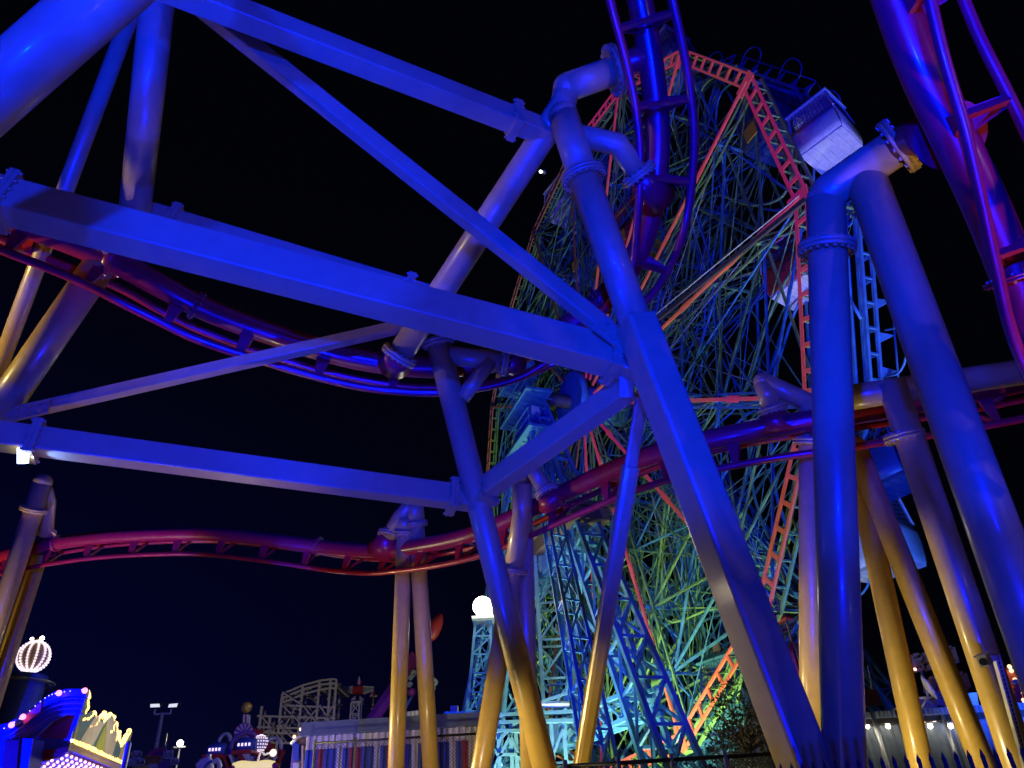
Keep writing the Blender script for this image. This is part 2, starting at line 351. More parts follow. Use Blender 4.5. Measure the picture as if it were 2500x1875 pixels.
# ------------------------------------------------------------------ yellow coaster supports
def support(label, loc, group='yellow coaster supports', name='support_column'): return thing(name, label, 'support column', loc, group)
def column(parent, top, bot, r, r2=None, ground=True, fl=None, box=None, name='leg'):
    b = to_ground(top, bot) if ground else bot
    mb = MB()
    if box: mb.beam(top, b, box[0], box[1], up=(.25, -1, .1), c=.05)
    else: mb.tube(top, b, r, r2 or r, n=32)
    ob = mb.build(name, 'yellow', parent)
    if ground:
        mb = MB(); mb.tube(V((b.x, b.y, 0)), V((b.x, b.y, .06)), r * 1.9, n=24); mb.build('base_plate', 'galv', parent)
        mb = MB(); mb.tube(V((b.x, b.y, .06)), V((b.x, b.y, .075)), r * 1.7, n=24); mb.build('grout_pad', 'galv', parent)
    if fl is not None:
        c = lerp(top, bot, fl); flange(c, bot - top, r + .13, parent)
    return b
def elbow(parent, pts, r, name='arm'):
    mb = MB(); mb.sweep(pts, circ(r, 32)); return mb.build(name, 'yellow', parent)
def ends(parent, p, r, name='joint'):
    mb = MB(); mb.ball(p, r, 24, 14); return mb.build(name, 'yellow', parent)

# C1: the big leg right of centre with two arms holding the climbing track
c1t, c1m, c1b = at(1376, 285, 11.5), at(1573, 846, 10.5), at(1966, 1875, 8.4)
g = to_ground(c1m, c1b)
C1 = support('thick box leg that splits into two bolted arms beside the climbing red track', V((g.x, g.y, 0)))
fl1 = at(1424, 432, 11.2)
column(C1, c1t, fl1, .235, ground=False, name='upper_leg'); flange(fl1, c1m - c1t, .345, C1, nb=20)
mb = MB(); mb.tube(fl1, lerp(fl1, c1m, .93), .235, n=32); mb.build('upper_leg', 'yellow', C1)
column(C1, lerp(fl1, c1m, .86), c1b, .24, box=(.46, .5))
ends(C1, c1t, .236)
# D1: tube rising from lower left, bending to the flange on the track
d1a, d1b, d1c = at(975, 868, 12.2), at(1372, 262, 11.75), at(1384, 214, 11.7)
mb = MB(); mb.sweep([d1a, d1b, d1c], circ(.215, 32)); mb.build('brace_tube', 'yellow', C1)
flange(d1a, d1a - d1b, .31, C1)
fa = at(1500, 172, 11.75); elbow(C1, [d1c, fa], .225); ends(C1, d1c, .225)
flange(fa, fa - d1c, .41, C1, nb=18)
mb = MB(); mb.sweep([fa, at(1548, 150, 11.7), at(1600, 135, 11.7)], circ(1, 28), scale=[.24, .2, .3]); mb.build('saddle', 'red', C1)
e0, e1, e2 = at(1400, 330, 11.45), at(1508, 352, 11.5), at(1560, 425, 11.6)
elbow(C1, [e0, e1, e2], .18); flange(e2, e2 - e1, .29, C1)
mb = MB(); mb.sweep([e2, at(1578, 455, 11.75), at(1600, 480, 12)], circ(1, 24), scale=[.2, .22, .34]); mb.build('saddle', 'red', C1)
# saddle under D1 foot
mb = MB(); q = at(965, 885, 12.7); mb.sweep([d1a, q], circ(1, 24), scale=[.2, .3]); mb.build('saddle', 'red', C1)

# box beams
def beam_thing(label, a, b, wd, h, up=(0, 0, 1), flanges=(), gussets=True, name='cross_beam'):
    t = thing(name, label, 'steel beam', lerp(a, b, .5), 'yellow box beams of the coaster')
    mb = MB(); mb.beam(a, b, wd, h, up=up, c=.02); mb.build('box_section', 'yellow', t)
    for fz in flanges: boxflange(lerp(a, b, fz), b - a, wd + .13, h + .17, t, up)
    return t
def gusset(t, p, axis, L, h, up, th=.02):
    S, Uv, T = frame(axis, up); mb = MB(); mb._box(p, S * th, Uv * h, T * L); g_ = mb.build('gusset_plate', 'yellow', t); q = S.to_track_quat('Z', 'Y')
    for k in range(3):
        for s in (-1, 1):
            ob = place('bolt_yellow', 'bolt', g_, p + T * (L * (k - 1) * .6) + Uv * (s * h * .5), q); ob.scale = (.035, .035, .09 + 2 * th)
B3 = beam_thing('widest horizontal box beam ending in a bolted flange at the thick leg', at(0, 487, 9.5), at(1512, 876, 10.9), .42, .5, flanges=(.012, .985))
mb = MB(); mb.beam(at(-260, 420, 9.3), at(-2, 486, 9.5), .42, .5, c=.02); mb.build('box_section', 'yellow', B3)
mb = MB(); mb.beam(at(1512, 876, 10.9), at(1600, 905, 10.75), .40, .48, c=.02); mb.build('stub', 'yellow', B3)
BR = beam_thing('second box beam running just behind the widest one', at(300, 510, 12.1), at(1070, 738, 12.3), .3, .42, flanges=(.155, .9))
B1 = beam_thing('upper box beam leaving the frame at the top, bolted to the arm joint', at(380, -45, 9.4), at(1330, 322, 11.7), .3, .34, flanges=(.905,))
B2 = beam_thing('long diagonal brace from the top edge down to the thick leg', at(440, -26, 10.4), at(1540, 850, 10.85), .2, .26, up=(.3, 0, 1))
gusset(B2, at(1500, 818, 10.68), at(1540, 850, 10.6) - at(1470, 795, 10.6), .32, .16, (.3, 0, 1))
B4 = beam_thing('thin diagonal brace rising right under the widest beam', at(20, 1014, 11.6), at(985, 796, 12.3), .16, .2)
gusset(B4, at(75, 1002, 11.5), at(120, 992, 11.6) - at(20, 1014, 11.6), .3, .13, (0, 0, 1))
B5 = beam_thing('lower box beam with a glowing lamp at its left flange', at(-20, 1062, 10.5), at(1180, 1222, 12.6), .3, .37, flanges=(.075, .925))
B6 = beam_thing('short box beam climbing from the middle leg to the thick leg', at(1176, 1200, 12.5), at(1535, 945, 11.0), .3, .34, flanges=(.03,))
mb = MB(); mb._box(at(1528, 940, 10.86), *[x * .5 for x in (cR * .2, cU * .36, cF * .1)]); mb.build('end_plate', 'yellow', B6)
B7 = thing('thin_strut', 'slender pale strut between the thick leg and the ground', 'steel strut', V((0, 0, 0)), 'yellow coaster supports')
a7, b7 = at(1570, 955, 11.2), at(1418, 1875, 11.9); g7 = to_ground(a7, b7); B7.location = V((g7.x, g7.y, 0))
mb = MB(); mb.sweep([lerp(a7, b7, .19), g7], rrect(.25, .25, .07), up=(.2, -1, 0), smooth=False); mb.build('strut', 'yellow', B7)
mb = MB(); mb.sweep([a7, lerp(a7, b7, .19)], rrect(.2, .1, .03), up=(.2, -1, 0), smooth=False); gp = mb.build('bolted_tongue', 'yellow', B7)
S, Uv, T = frame(b7 - a7, (.2, -1, 0))
for k in range(4):
    for s in (-1, 1):
        ob = place('bolt_yellow', 'bolt', gp, lerp(a7, b7, .02 + k * .04) + S * (s * .05), Uv.to_track_quat('Z', 'Y')); ob.scale = (.026, .026, .17)

# C2
c2t, c2b = at(1066, 822, 12.6), at(1330, 1875, 12.2); g = to_ground(c2t, c2b)
C2 = support('middle leg with a short bolted side arm and brace under the widest beam', V((g.x, g.y, 0)))
column(C2, c2t, c2b, .205); flange(lerp(c2t, c2b, .012), c2b - c2t, .29, C2)
h0, h1 = at(1080, 866, 12.6), at(1232, 882, 12.7); elbow(C2, [h0, h1], .17, 'side_arm'); flange(h1, h1 - h0, .26, C2, nb=12)
elbow(C2, [at(1128, 972, 12.5), at(1198, 880, 12.6)], .13, 'brace')
mb = MB(); mb.sweep([h1, at(1262, 886, 12.9)], circ(1, 20), scale=[.17, .25]); mb.build('saddle', 'red', C2)
# C3 pair
c3 = support('pair of slim yellow posts sharing one elbow head, left of the middle leg', V((0, 0, 0)))
a, b = at(988, 1300, 18.6), at(967, 1875, 17.8); a2, b2 = at(1016, 1278, 18.6), at(1052, 1875, 17.9)
g = to_ground(a, b); c3.location = V((g.x, g.y, 0))
column(c3, a, b, .2); column(c3, a2, b2, .205); flange(a, b - a, .27, c3, nb=14); flange(a2, b2 - a2, .29, c3, nb=14)
hd = at(1012, 1225, 18.6); elbow(c3, [a2, hd], .22, 'head'); elbow(c3, [a, at(990, 1262, 18.6)], .2, 'head'); ends(c3, hd, .22)
fp = at(950, 1306, 18.8); elbow(c3, [hd, at(978, 1262, 18.65), fp], .2); flange(fp, V((-.3, 0, -1)), .3, c3)
mb = MB(); mb.sweep([fp, at(935, 1345, 19)], circ(1, 20), scale=[.2, .42]); mb.build('saddle', 'red', c3)
# C4
a, b = at(1276, 1180, 15.8), at(1254, 1392, 15.6); f_ = at(1174, 1875, 15)
c4 = support('crossed yellow posts behind the middle leg', V((0, 0, 0)))
g = to_ground(b, f_); c4.location = V((g.x, g.y, 0))
elbow(c4, [a, at(1274, 1260, 15.75), b], .21, 'upper_leg'); flange(b, f_ - b, .29, c4); column(c4, b, f_, .205)
column(c4, at(1276, 1210, 15.9), at(1294, 1875, 15.6), .2)
s0, s1 = at(1290, 1130, 15.7), at(1334, 1200, 15.4); elbow(c4, [a, s0, s1], .18); flange(s1, s1 - s0, .27, c4, nb=14)
mb = MB(); mb.sweep([s1, at(1350, 1222, 15.5)], circ(1, 20), scale=[.18, .36]); mb.build('saddle', 'red', c4)
# C5 + C6
a5, b5 = at(2016, 486, 9.4), at(2062, 1875, 8.3); g = to_ground(a5, b5)
C5 = support('tall upright column joined to a leaning twin under the near track', V((g.x, g.y, 0)))
column(C5, a5, b5, .235); flange(at(2019, 606, 9.3), b5 - a5, .35, C5, nb=20)
ar = at(2194, 356, 8.9); elbow(C5, [a5, at(2024, 470, 9.38), ar], .235); ends(C5, a5, .235)
flange(ar, ar - a5, .37, C5, nb=16)
mb = MB(); mb.sweep([ar, at(2250, 325, 8.4), at(2320, 330, 7.5)], circ(1, 28), scale=[.22, .2, .34]); mb.build('saddle', 'red', C5)
a6, b6 = at(2112, 432, 9.15), at(2420, 1275, 7.2); column(C5, a6, b6, .235, name='leaning_leg'); ends(C5, a6, .235)
# C7
a, b = at(1978, 975, 13.2), at(1982, 1875, 12.6); g = to_ground(a, b)
c7 = support('column half hidden behind the tall upright one, with an elbow arm to its left', V((g.x, g.y, 0)))
column(c7, a, b, .2); flange(at(1977, 1076, 13.1), b - a, .29, c7)
e0, e1, e2 = at(1990, 990, 13.2), at(1862, 932, 13.3), at(1886, 1000, 13.2); elbow(c7, [e0, e1], .17); elbow(c7, [e1, e2], .17); ends(c7, e1, .17); flange(e2, e2 - e1, .26, c7)
mb = MB(); mb.sweep([e2, at(1895, 1045, 13.2)], circ(1, 20), scale=[.18, .42]); mb.build('saddle', 'red', c7)
# C8
a, b = at(2176, 935, 11.9), at(2492, 1875, 10.2); g = to_ground(a, b)
c8 = support('leaning column with the security camera, under a horizontal bar', V((g.x, g.y, 0)))
column(c8, a, b, .22); flange(at(2208, 1066, 11.7), b - a, .31, c8)
elbow(c8, [at(2020, 980, 12.1), at(2176, 955, 12), at(2620, 890, 11.9)], .21, 'horizontal_bar')
# C9
for lb, p, q, r in (('thin yellow leaning post right of the tall column, nearer the column', (2080, 1085, 13.4), (2250, 1875, 12.2), .19), ('thin yellow leaning post crossing toward the security camera', (2088, 1090, 13.2), (2404, 1875, 11.9), .19)):
    a, b = at(*p), at(*q); g = to_ground(a, b); t = support(lb, V((g.x, g.y, 0))); column(t, a, b, r); ends(t, a, r)
# left side
l1a, l1b = at(-330, 505, 6.9), at(420, -155, 7.1)
t = thing('brace_tube', 'very thick tube crossing the top left corner', 'steel tube', lerp(l1a, l1b, .5), 'yellow coaster supports'); mb = MB(); mb.tube(l1a, l1b, .29, n=40); mb.build('tube', 'yellow', t); flange(l1b, l1b - l1a, .4, t)
l3a, l3b = at(392, -60, 10.6), at(326, 545, 11.9)
t = thing('brace_tube', 'tube dropping from the top edge onto the beam, yellow on its left flank', 'steel tube', l3b, 'yellow coaster supports'); mb = MB(); mb.tube(l3a, l3b, .235, n=32); mb.build('tube', 'yellow', t); flange(l3a, l3a - l3b, .33, t)
l2a, l2b = at(340, -20, 11.5), at(-20, 945, 12.2)
t = thing('brace_tube', 'slim yellow tube slanting down behind the widest beam at far left', 'steel tube', l2b, 'yellow coaster supports'); mb = MB(); mb.tube(l2a, l2b, .125, n=24); mb.build('tube', 'yellow', t); boxflange(lerp(l2a, l2b, .02), l2b - l2a, .3, .3, t)
l4a, l4b = at(268, 612, 11.9), at(-80, 1120, 11.6); g = to_ground(l4a, l4b)
t = support('thick yellow tube slanting from the track joint to the left edge', V((g.x, g.y, 0))); column(t, l4a, l4b, .245, ground=False); flange(l4a, l4a - l4b, .34, t)
mb = MB(); mb.sweep([l4a, at(300, 640, 11.9)], circ(1, 20), scale=[.22, .36]); mb.build('saddle', 'red', t)
a, b = at(104, 1178, 20.8), at(-10, 1530, 20.4); g = to_ground(a, b)
t = support('yellow post with a rounded top at the left edge', V((g.x, g.y, 0))); column(t, a, b, .25); ends(t, a, .25); flange(at(83, 1243, 20.7), b - a, .36, t)
a2 = at(112, 1300, 21.6); elbow(t, [a, at(118, 1225, 21.2), a2], .2, 'hanger'); flange(a2, V((0, 0, -1)), .28, t, nb=12)
a, b = at(98, 1350, 22.3), at(0, 1660, 21.8); g = to_ground(a, b)
t = support('second yellow post behind the rounded one at the left edge, below the track', V((g.x, g.y, 0))); column(t, a, b, .23)

# lamp at the left flange of the lower beam
lp = at(56, 1112, 10.42)
t = thing('light_fixture', 'small blazing blue lamp under the lower beam flange', 'lamp', lp)
mb = MB(); mb._box(lp, cR * .05, cU * .11, cF * .05); mb.build('housing', 'led_hot', t)
mb = MB(); mb._box(lp + cU * .13, cR * .03, cU * .03, cF * .03); mb.build('mount', 'steel', t)
q = at(76, 1116, 10.5); l = spot('fixture_beam', q, at(420, 1152, 11.1), 520, (.035, .09, 1), 70, .7, .03); l.parent = t; l.location = q - lp

# security camera on the perforated post
pa, pb = at(2430, 1598, 9.6), at(2508, 1880, 9.3); g = to_ground(pa, pb)
t = thing('perforated_post', 'perforated galvanised post leaning beside the blue lit column', 'post', V((g.x, g.y, 0)))
mb = MB(); mb.beam(pa, g, .075, .075, up=(0, -1, .2), c=.008); pp = mb.build('post', 'cream', t)
S, Uv, T = frame(g - pa, (0, -1, .2)); mb = MB(); mb._box(V((0, 0, 0)), V((.011, 0, 0)), V((0, .02, 0)), V((0, 0, .004))); share('slot', mb, 'black')
for k in range(60):
    p = lerp(pa, g, .012 + k * .0135); m4 = Matrix((S, T, Uv)).transposed().to_quaternion(); place('slot', 'slot', pp, p + Uv * .036, m4)
cp = at(2405, 1612, 9.4); d = V((-.75, -.75, -.3)).normalized(); S, Uv, T = frame(d)
t = thing('security_camera', 'boxy security camera on top of the perforated post', 'camera', cp)
mb = MB(); mb.sweep([cp - d * .09, cp + d * .1], rrect(.12, .12, .02), smooth=False); mb.build('housing', 'white', t)
mb = MB(); mb.tube(cp + d * .1, cp + d * .115, .045); mb.build('lens', 'black', t)
mb = MB(); mb._box(cp + Uv * .075 + d * .02, S * .075, Uv * .005, d * .14); mb.build('sun_shield', 'white', t)
mb = MB(); mb.tube(cp - d * .08, at(2432, 1604, 9.55), .045); mb.build('bracket', 'white', t)

# ------------------------------------------------------------------ the ferris wheel
HUB = V((4.325, 38.795, 25.119)); AZ = -1.208; A0 = -.527; RW = 20.5; WD = 2.9
wu = V((math.cos(AZ), math.sin(AZ), 0)); wn = V((-math.sin(AZ), math.cos(AZ), 0)); wz = V((0, 0, 1))
def Wp(i, r, off): a = A0 + i * PI / 8; return HUB + wu * (r * math.cos(a)) + wz * (r * math.sin(a)) + wn * off
FW = thing('ferris_wheel', 'giant ferris wheel with orange rim and green and blue lattice spokes', 'ferris wheel', HUB)
def ladder(name, m, i, off, r0, r1, rungs, th, wide):
    mb = MB(); a0, a1, b0, b1 = Wp(i, r0, off), Wp(i + 1, r0, off), Wp(i, r1, off), Wp(i + 1, r1, off)
    mb.bar(a0, a1, th, th, wn); mb.bar(b0, b1, th, th, wn)
    for k in range(rungs + 1): t = k / rungs; mb.bar(lerp(a0, a1, t), lerp(b0, b1, t), wide if 0 < k < rungs else wide * 1.3, th * .8, wn)
    return mb.build(name, m, FW)
for i in range(16):
    ladder('rim_girder', 'worange' if i < 5 or i > 12 else 'worange_dim', i, 0, RW, RW - .62, 8, .1, .16)
    mb = MB()
    for r_ in (RW, RW - .62):
        mb.bar(Wp(i, r_, .55), Wp(i + 1, r_, .55), .12, .12, wn)
    for k in range(9):
        t = k / 8
        for r_ in (RW, RW - .62): mb.bar(lerp(Wp(i, r_, .06), Wp(i + 1, r_, .06), t), lerp(Wp(i, r_, .55), Wp(i + 1, r_, .55), t), .07, .07)
        mb.bar(lerp(Wp(i, RW, .55), Wp(i + 1, RW, .55), t), lerp(Wp(i, RW - .62, .55), Wp(i + 1, RW - .62, .55), (k + .5) / 8 if k < 8 else 1), .06, .06)
    mb.build('inner_rim_girder', 'wgreen', FW)
    # back ring
    mb = MB()
    for off in (WD - .5, WD):
        for r_ in (RW, RW - .7): mb.bar(Wp(i, r_, off), Wp(i + 1, r_, off), .12, .12, wn)
    for k in range(9):
        t = k / 8
        mb.bar(lerp(Wp(i, RW, WD), Wp(i + 1, RW, WD), t), lerp(Wp(i, RW - .7, WD), Wp(i + 1, RW - .7, WD), t), .14, .08, wn)
        mb.bar(lerp(Wp(i, RW, WD - .5), Wp(i + 1, RW, WD - .5), t), lerp(Wp(i, RW, WD), Wp(i + 1, RW, WD), t), .08, .08)
    mb.build('rear_rim_girder', 'wblue', FW)
    # toothed running rail outside the rear ring
    mb = MB(); rp = [lerp(Wp(i, RW + .55, WD + .25), Wp(i + 1, RW + .55, WD + .25), t / 6) for t in range(7)]
    mb.path(rp, .035, 6)
    for k in range(7):
        p = rp[k]; q = lerp(Wp(i, RW, WD), Wp(i + 1, RW, WD), k / 6)
        mb.slab([p, q + (rp[6] - rp[0]).normalized() * .22, q - (rp[6] - rp[0]).normalized() * .22], wn * .03)
    mb.build('running_rail', 'wblue', FW)
    # spokes: orange front strip, twin lattice behind
    mb = MB(); mb.bar(Wp(i, 1.6, -.06), Wp(i, RW - .3, -.06), .15, .1, wn)
    for k in (.22, .4, .58, .76): mb._box(Wp(i, RW * k, -.06), (Wp(i, 2, 0) - Wp(i, 1, 0)) * .4, (wn.cross(Wp(i, 2, 0) - Wp(i, 1, 0))) * .14, wn * .03)
    mb._box(Wp(i, RW - .45, -.03), (Wp(i, 2, 0) - Wp(i, 1, 0)) * .55, wn.cross(Wp(i, 2, 0) - Wp(i, 1, 0)) * .3, wn * .03)
    mb.build('spoke_strip', 'worange' if i < 5 or i > 12 else 'worange_dim', FW)
    tang = wn.cross(Wp(i, 2, 0) - Wp(i, 1, 0))
    for off, m in ((.35, 'wgreen' if i % 3 else 'wblue'), (WD - .3, 'wblue' if i % 2 else 'wgreen')):
        mb = MB(); L0 = Wp(i, 1.5, off); L1 = Wp(i, RW - .6, off)
        for s in (-1, 1): mb.bar(L0 + tang * (.2 * s), L1 + tang * (.32 * s), .1, .08, wn)
        nb = 14
        for k in range(nb):
            s = 1 if k % 2 else -1
            mb.bar(lerp(L0 + tang * (.2 * s), L1 + tang * (.32 * s), k / nb), lerp(L0 - tang * (.2 * s), L1 - tang * (.32 * s), (k + 1) / nb), .06, .06)
        mb.build('spoke', m, FW)
    # bracing in the sector
    fr = [.2, .36, .52, .68, .84, .97]
    for off in (.5, WD - .4):
        rear = MB()
        for k in range(len(fr) - 1):
            r0, r1 = RW * fr[k], RW * fr[k + 1]; g1 = (k + i + (1 if off > 1 else 0)) % 2; sz = .09 if k > 2 else .075
            lst = [(Wp(i, r0, off), Wp(i + 1, r1, off), g1)]
            if (i + k) % 3: lst.append((Wp(i + 1, r0, off + .12), Wp(i, r1, off + .12), 1 - g1))
            if k: lst.append((Wp(i, r0, off), Wp(i + 1, r0, off), g1))
            for (p, q, gg) in lst:
                if off < 1: mb = MB(); mb.bar(p, q, sz, sz, wn); mb.build('sector_brace', 'wgreen' if gg else 'wblue', FW)
                else: rear.bar(p, q, sz, sz, wn)
        if off > 1: kind(rear.build('rear_bracing', 'wgreen' if i % 2 else 'wblue', FW), 'stuff')
    # ties front to rear and thin rods
    mb = MB()
    for r_ in (.36, .52, .68, .84, .99): mb.bar(Wp(i, RW * r_, .1), Wp(i, RW * r_, WD - .1), .12, .12)
    for r_, r2 in ((.36, .52), (.52, .68), (.68, .84), (.84, .99)):
        mb.bar(Wp(i, RW * r_, .2), Wp(i, RW * r2, WD - .2), .05, .05); mb.bar(Wp(i, RW * r_, WD - .2), Wp(i, RW * r2, .2), .05, .05)
    mb.build('cross_tie', 'wgreen' if i % 2 else 'wblue', FW)
    mb = MB()
    for k in range(5):
        j = random.choice((1, 2, -2)); mb.bar(Wp(i, RW * random.uniform(.15, .4), random.uniform(.2, WD - .2)), Wp(i + j, RW * random.uniform(.6, .95), random.uniform(.2, WD - .2)), .03, .03)
    kind(mb.build('tie_rod', 'gridwhite', FW), 'stuff')
    for m_ in ('wgreen', 'wblue', 'wgreen'):
        mb = MB()
        for k in range(15):
            j = random.choice((0, 1, 1, -1, 2)); o1, o2 = random.choice((.15, WD * .5, WD - .15)), random.choice((.15, WD * .5, WD - .15)); r1 = random.choice(fr[:-1]); r2 = random.choice(fr)
            if abs(r1 - r2) < .1: r2 = min(.97, r1 + .3)
            th_ = random.choice((.03, .04, .055)); mb.bar(Wp(i, RW * r1, o1), Wp(i + j, RW * r2, o2), th_, th_)
        kind(mb.build('fine_bracing', m_, FW), 'stuff')
    # curved car rails
    for off in (.9, WD - .9):
        mb = MB(); s = 1 if i % 2 else -1
        pts = [Wp(i + .5 + s * .1, RW * .99, off), Wp(i + .5 - s * .25, RW * .92, off), Wp(i + .5 - s * .1, RW * .82, off), Wp(i + .5 + s * .45, RW * .72, off), Wp(i + .5 + s * .2, RW * .6, off), Wp(i + .5 - s * .5, RW * .52, off)]
        pts = spline(pts, 5); mb.path(pts, .06, 6); mb.build('car_rail', 'wgreen' if off < 1 else 'wblue', FW)
    for off in (WD + .1,):
        for q in (.25, .75):
            mb = MB(); pts = []
            for k in range(11):
                a = PI * k / 10; pts.append(Wp(i + q - .11 * math.cos(a), RW + .1 + .75 * math.sin(a) ** .7 if 0 < k < 10 else RW - .1, off))
            mb.path(pts, .04, 6); mb.build('bumper_loop', 'wgreen' if off < 1 else 'wblue', FW)
# hub
mb = MB(); mb.tube(HUB - wn * .9, HUB + wn * (WD + .9), 1.1, n=28); mb.tube(HUB - wn * 1.0, HUB - wn * .6, 1.9, n=32); mb.tube(HUB + wn * (WD + .6), HUB + wn * (WD + 1), 1.9, n=32); mb.build('hub', 'wblue', FW)
mb = MB(); mb.tube(HUB - wn * 4.0, HUB + wn * (WD + 4), .4, n=24); mb.build('axle', 'wdark', FW)
# the dark neon arm with a thin light line
mb = MB(); p0, p1 = onp(1965, 488, HUB - wn * .3, wn), onp(1605, 780, HUB - wn * .3, wn); mb.bar(p0, p1, .2, .12, wn); mb.build('sign_arm', 'wdark', FW)
mb = MB(); mb.bar(p0 + V((-.15, 0, .24)), p1 + V((-.15, 0, .24)), .04, .04, wn); mb.build('light_tube', 'cream', FW)

# towers either side of the axle
def lattice(mb, a, b, w0, w1, bays, th, up=None):
    S, Uv, T = frame(b - a, up); c = [(1, 1), (1, -1), (-1, -1), (-1, 1)]
    def pt(k, t): w = (w0 + (w1 - w0) * t) / 2; return lerp(a, b, t) + S * (c[k % 4][0] * w) + Uv * (c[k % 4][1] * w)
    for k in range(4): mb.bar(pt(k, 0), pt(k, 1), th, th)
    for j in range(bays):
        t0, t1 = j / bays, (j + 1) / bays
        for k in range(4):
            mb.bar(pt(k, t0), pt(k + 1, t1), th * .55, th * .55)
            mb.bar(pt(k, t0), pt(k + 1, t0), th * .55, th * .55)
    return mb
for side, lb in ((-1, 'blue steel tower carrying the near end of the wheel axle'), (1, 'blue steel tower carrying the far end of the wheel axle')):
    top = HUB + wn * (-3.2 if side < 0 else WD + 3.2); base = V((top.x, top.y, 0))
    t = thing('wheel_tower', lb, 'tower', base, 'towers of the ferris wheel')
    mb = MB(); lattice(mb, base, top, 1.7, 1.1, 14, .17); mb.build('mast', 'paleblue' if side < 0 else 'wblue', t)
    if side < 0: r1 = onp(1725, 1890, top, wn); r1 = V((r1.x, r1.y, 0))
    else: r1 = base + wu * 11
    r2 = base - wu * 11
    for k, rr in enumerate((r1, r2)):
        mb = MB(); lattice(mb, rr, top - wz * .6, 1.5, .8, 14, .2, wn); mb.build('raking_leg', 'wblue', t)
        mb = MB(); lattice(mb, rr + wn * (side * 3.2), top - wz * .6 + wn * side * .4, .9, .6, 14, .13, wn); mb.build('raking_leg', 'wblue', t)
    for zz in (.26, .58):
        mb = MB(); lattice(mb, lerp(r2, top, zz), lerp(r1, top, zz), .9, .9, 12, .15, wz); mb.build('cross_girder', 'wblue', t)
    for zz, h_ in ((.58, .4), (.26, .45)): mb = MB(); mb._box(lerp(base, top, zz), wu * .75, wn * .72, wz * h_); mb.build('junction_box', 'paleblue', t)
    mb = MB(); mb.bar(lerp(r2, top, .26), lerp(base, top, .58), .2, .2); mb.bar(lerp(r1, top, .26), lerp(base, top, .58), .2, .2); mb.bar(lerp(base, top, .26), lerp(r1, top, .58), .2, .2); mb.build('diagonal', 'wblue', t)
    if side < 0:
        mb = MB()       # service platforms by the axle
        for dz in (1.4, -1.0, -3.4):
            c = top + wz * dz - wn * .7; mb._box(c, wu * 2.4, wn * .8, wz * .08)
            for s in (-1, 0, 1):
                mb.bar(c + wu * 2.3 * s - wn * .75, c + wu * 2.3 * s - wn * .75 + wz * 1.1, .05, .05)
            for hz in (.55, 1.1): mb.bar(c - wu * 2.4 - wn * .75 + wz * hz, c + wu * 2.4 - wn * .75 + wz * hz, .05, .05)
            for s in range(-4, 5): mb.bar(c + wu * .55 * s - wn * .8, c + wu * .55 * s + wn * .8 - wz * .5, .06, .06)
        mb.build('service_platform', 'teal', t)
        mb = MB(); c = top - wz * 4.3 - wn * .9
        for k in range(9): mb._box(c + wz * (k * .17 - .7), wu * 1.0, wn * .02, wz * .045)
        mb.build('striped_panel', 'white', t)
        mb = MB()
        for k in range(3): mb._box(top - wz * (1.6 + 1.1 * k) + wu * (.6 - .9 * k) - wn * .5, wu * .5, wn * .25, wz * .28)
        mb.build('motor_housing', 'cream', t)
        mb = MB(); c = lerp(r1, r2, .5); 
        mb._box(top - wz * 9.3 + wu * 2, wu * 3.6, wn * 1.3, wz * .12); mb._box(top - wz * 9.8 + wu * 2, wu * 3.6, wn * 1.0, wz * .3); mb.build('walkway', 'wdark', t)

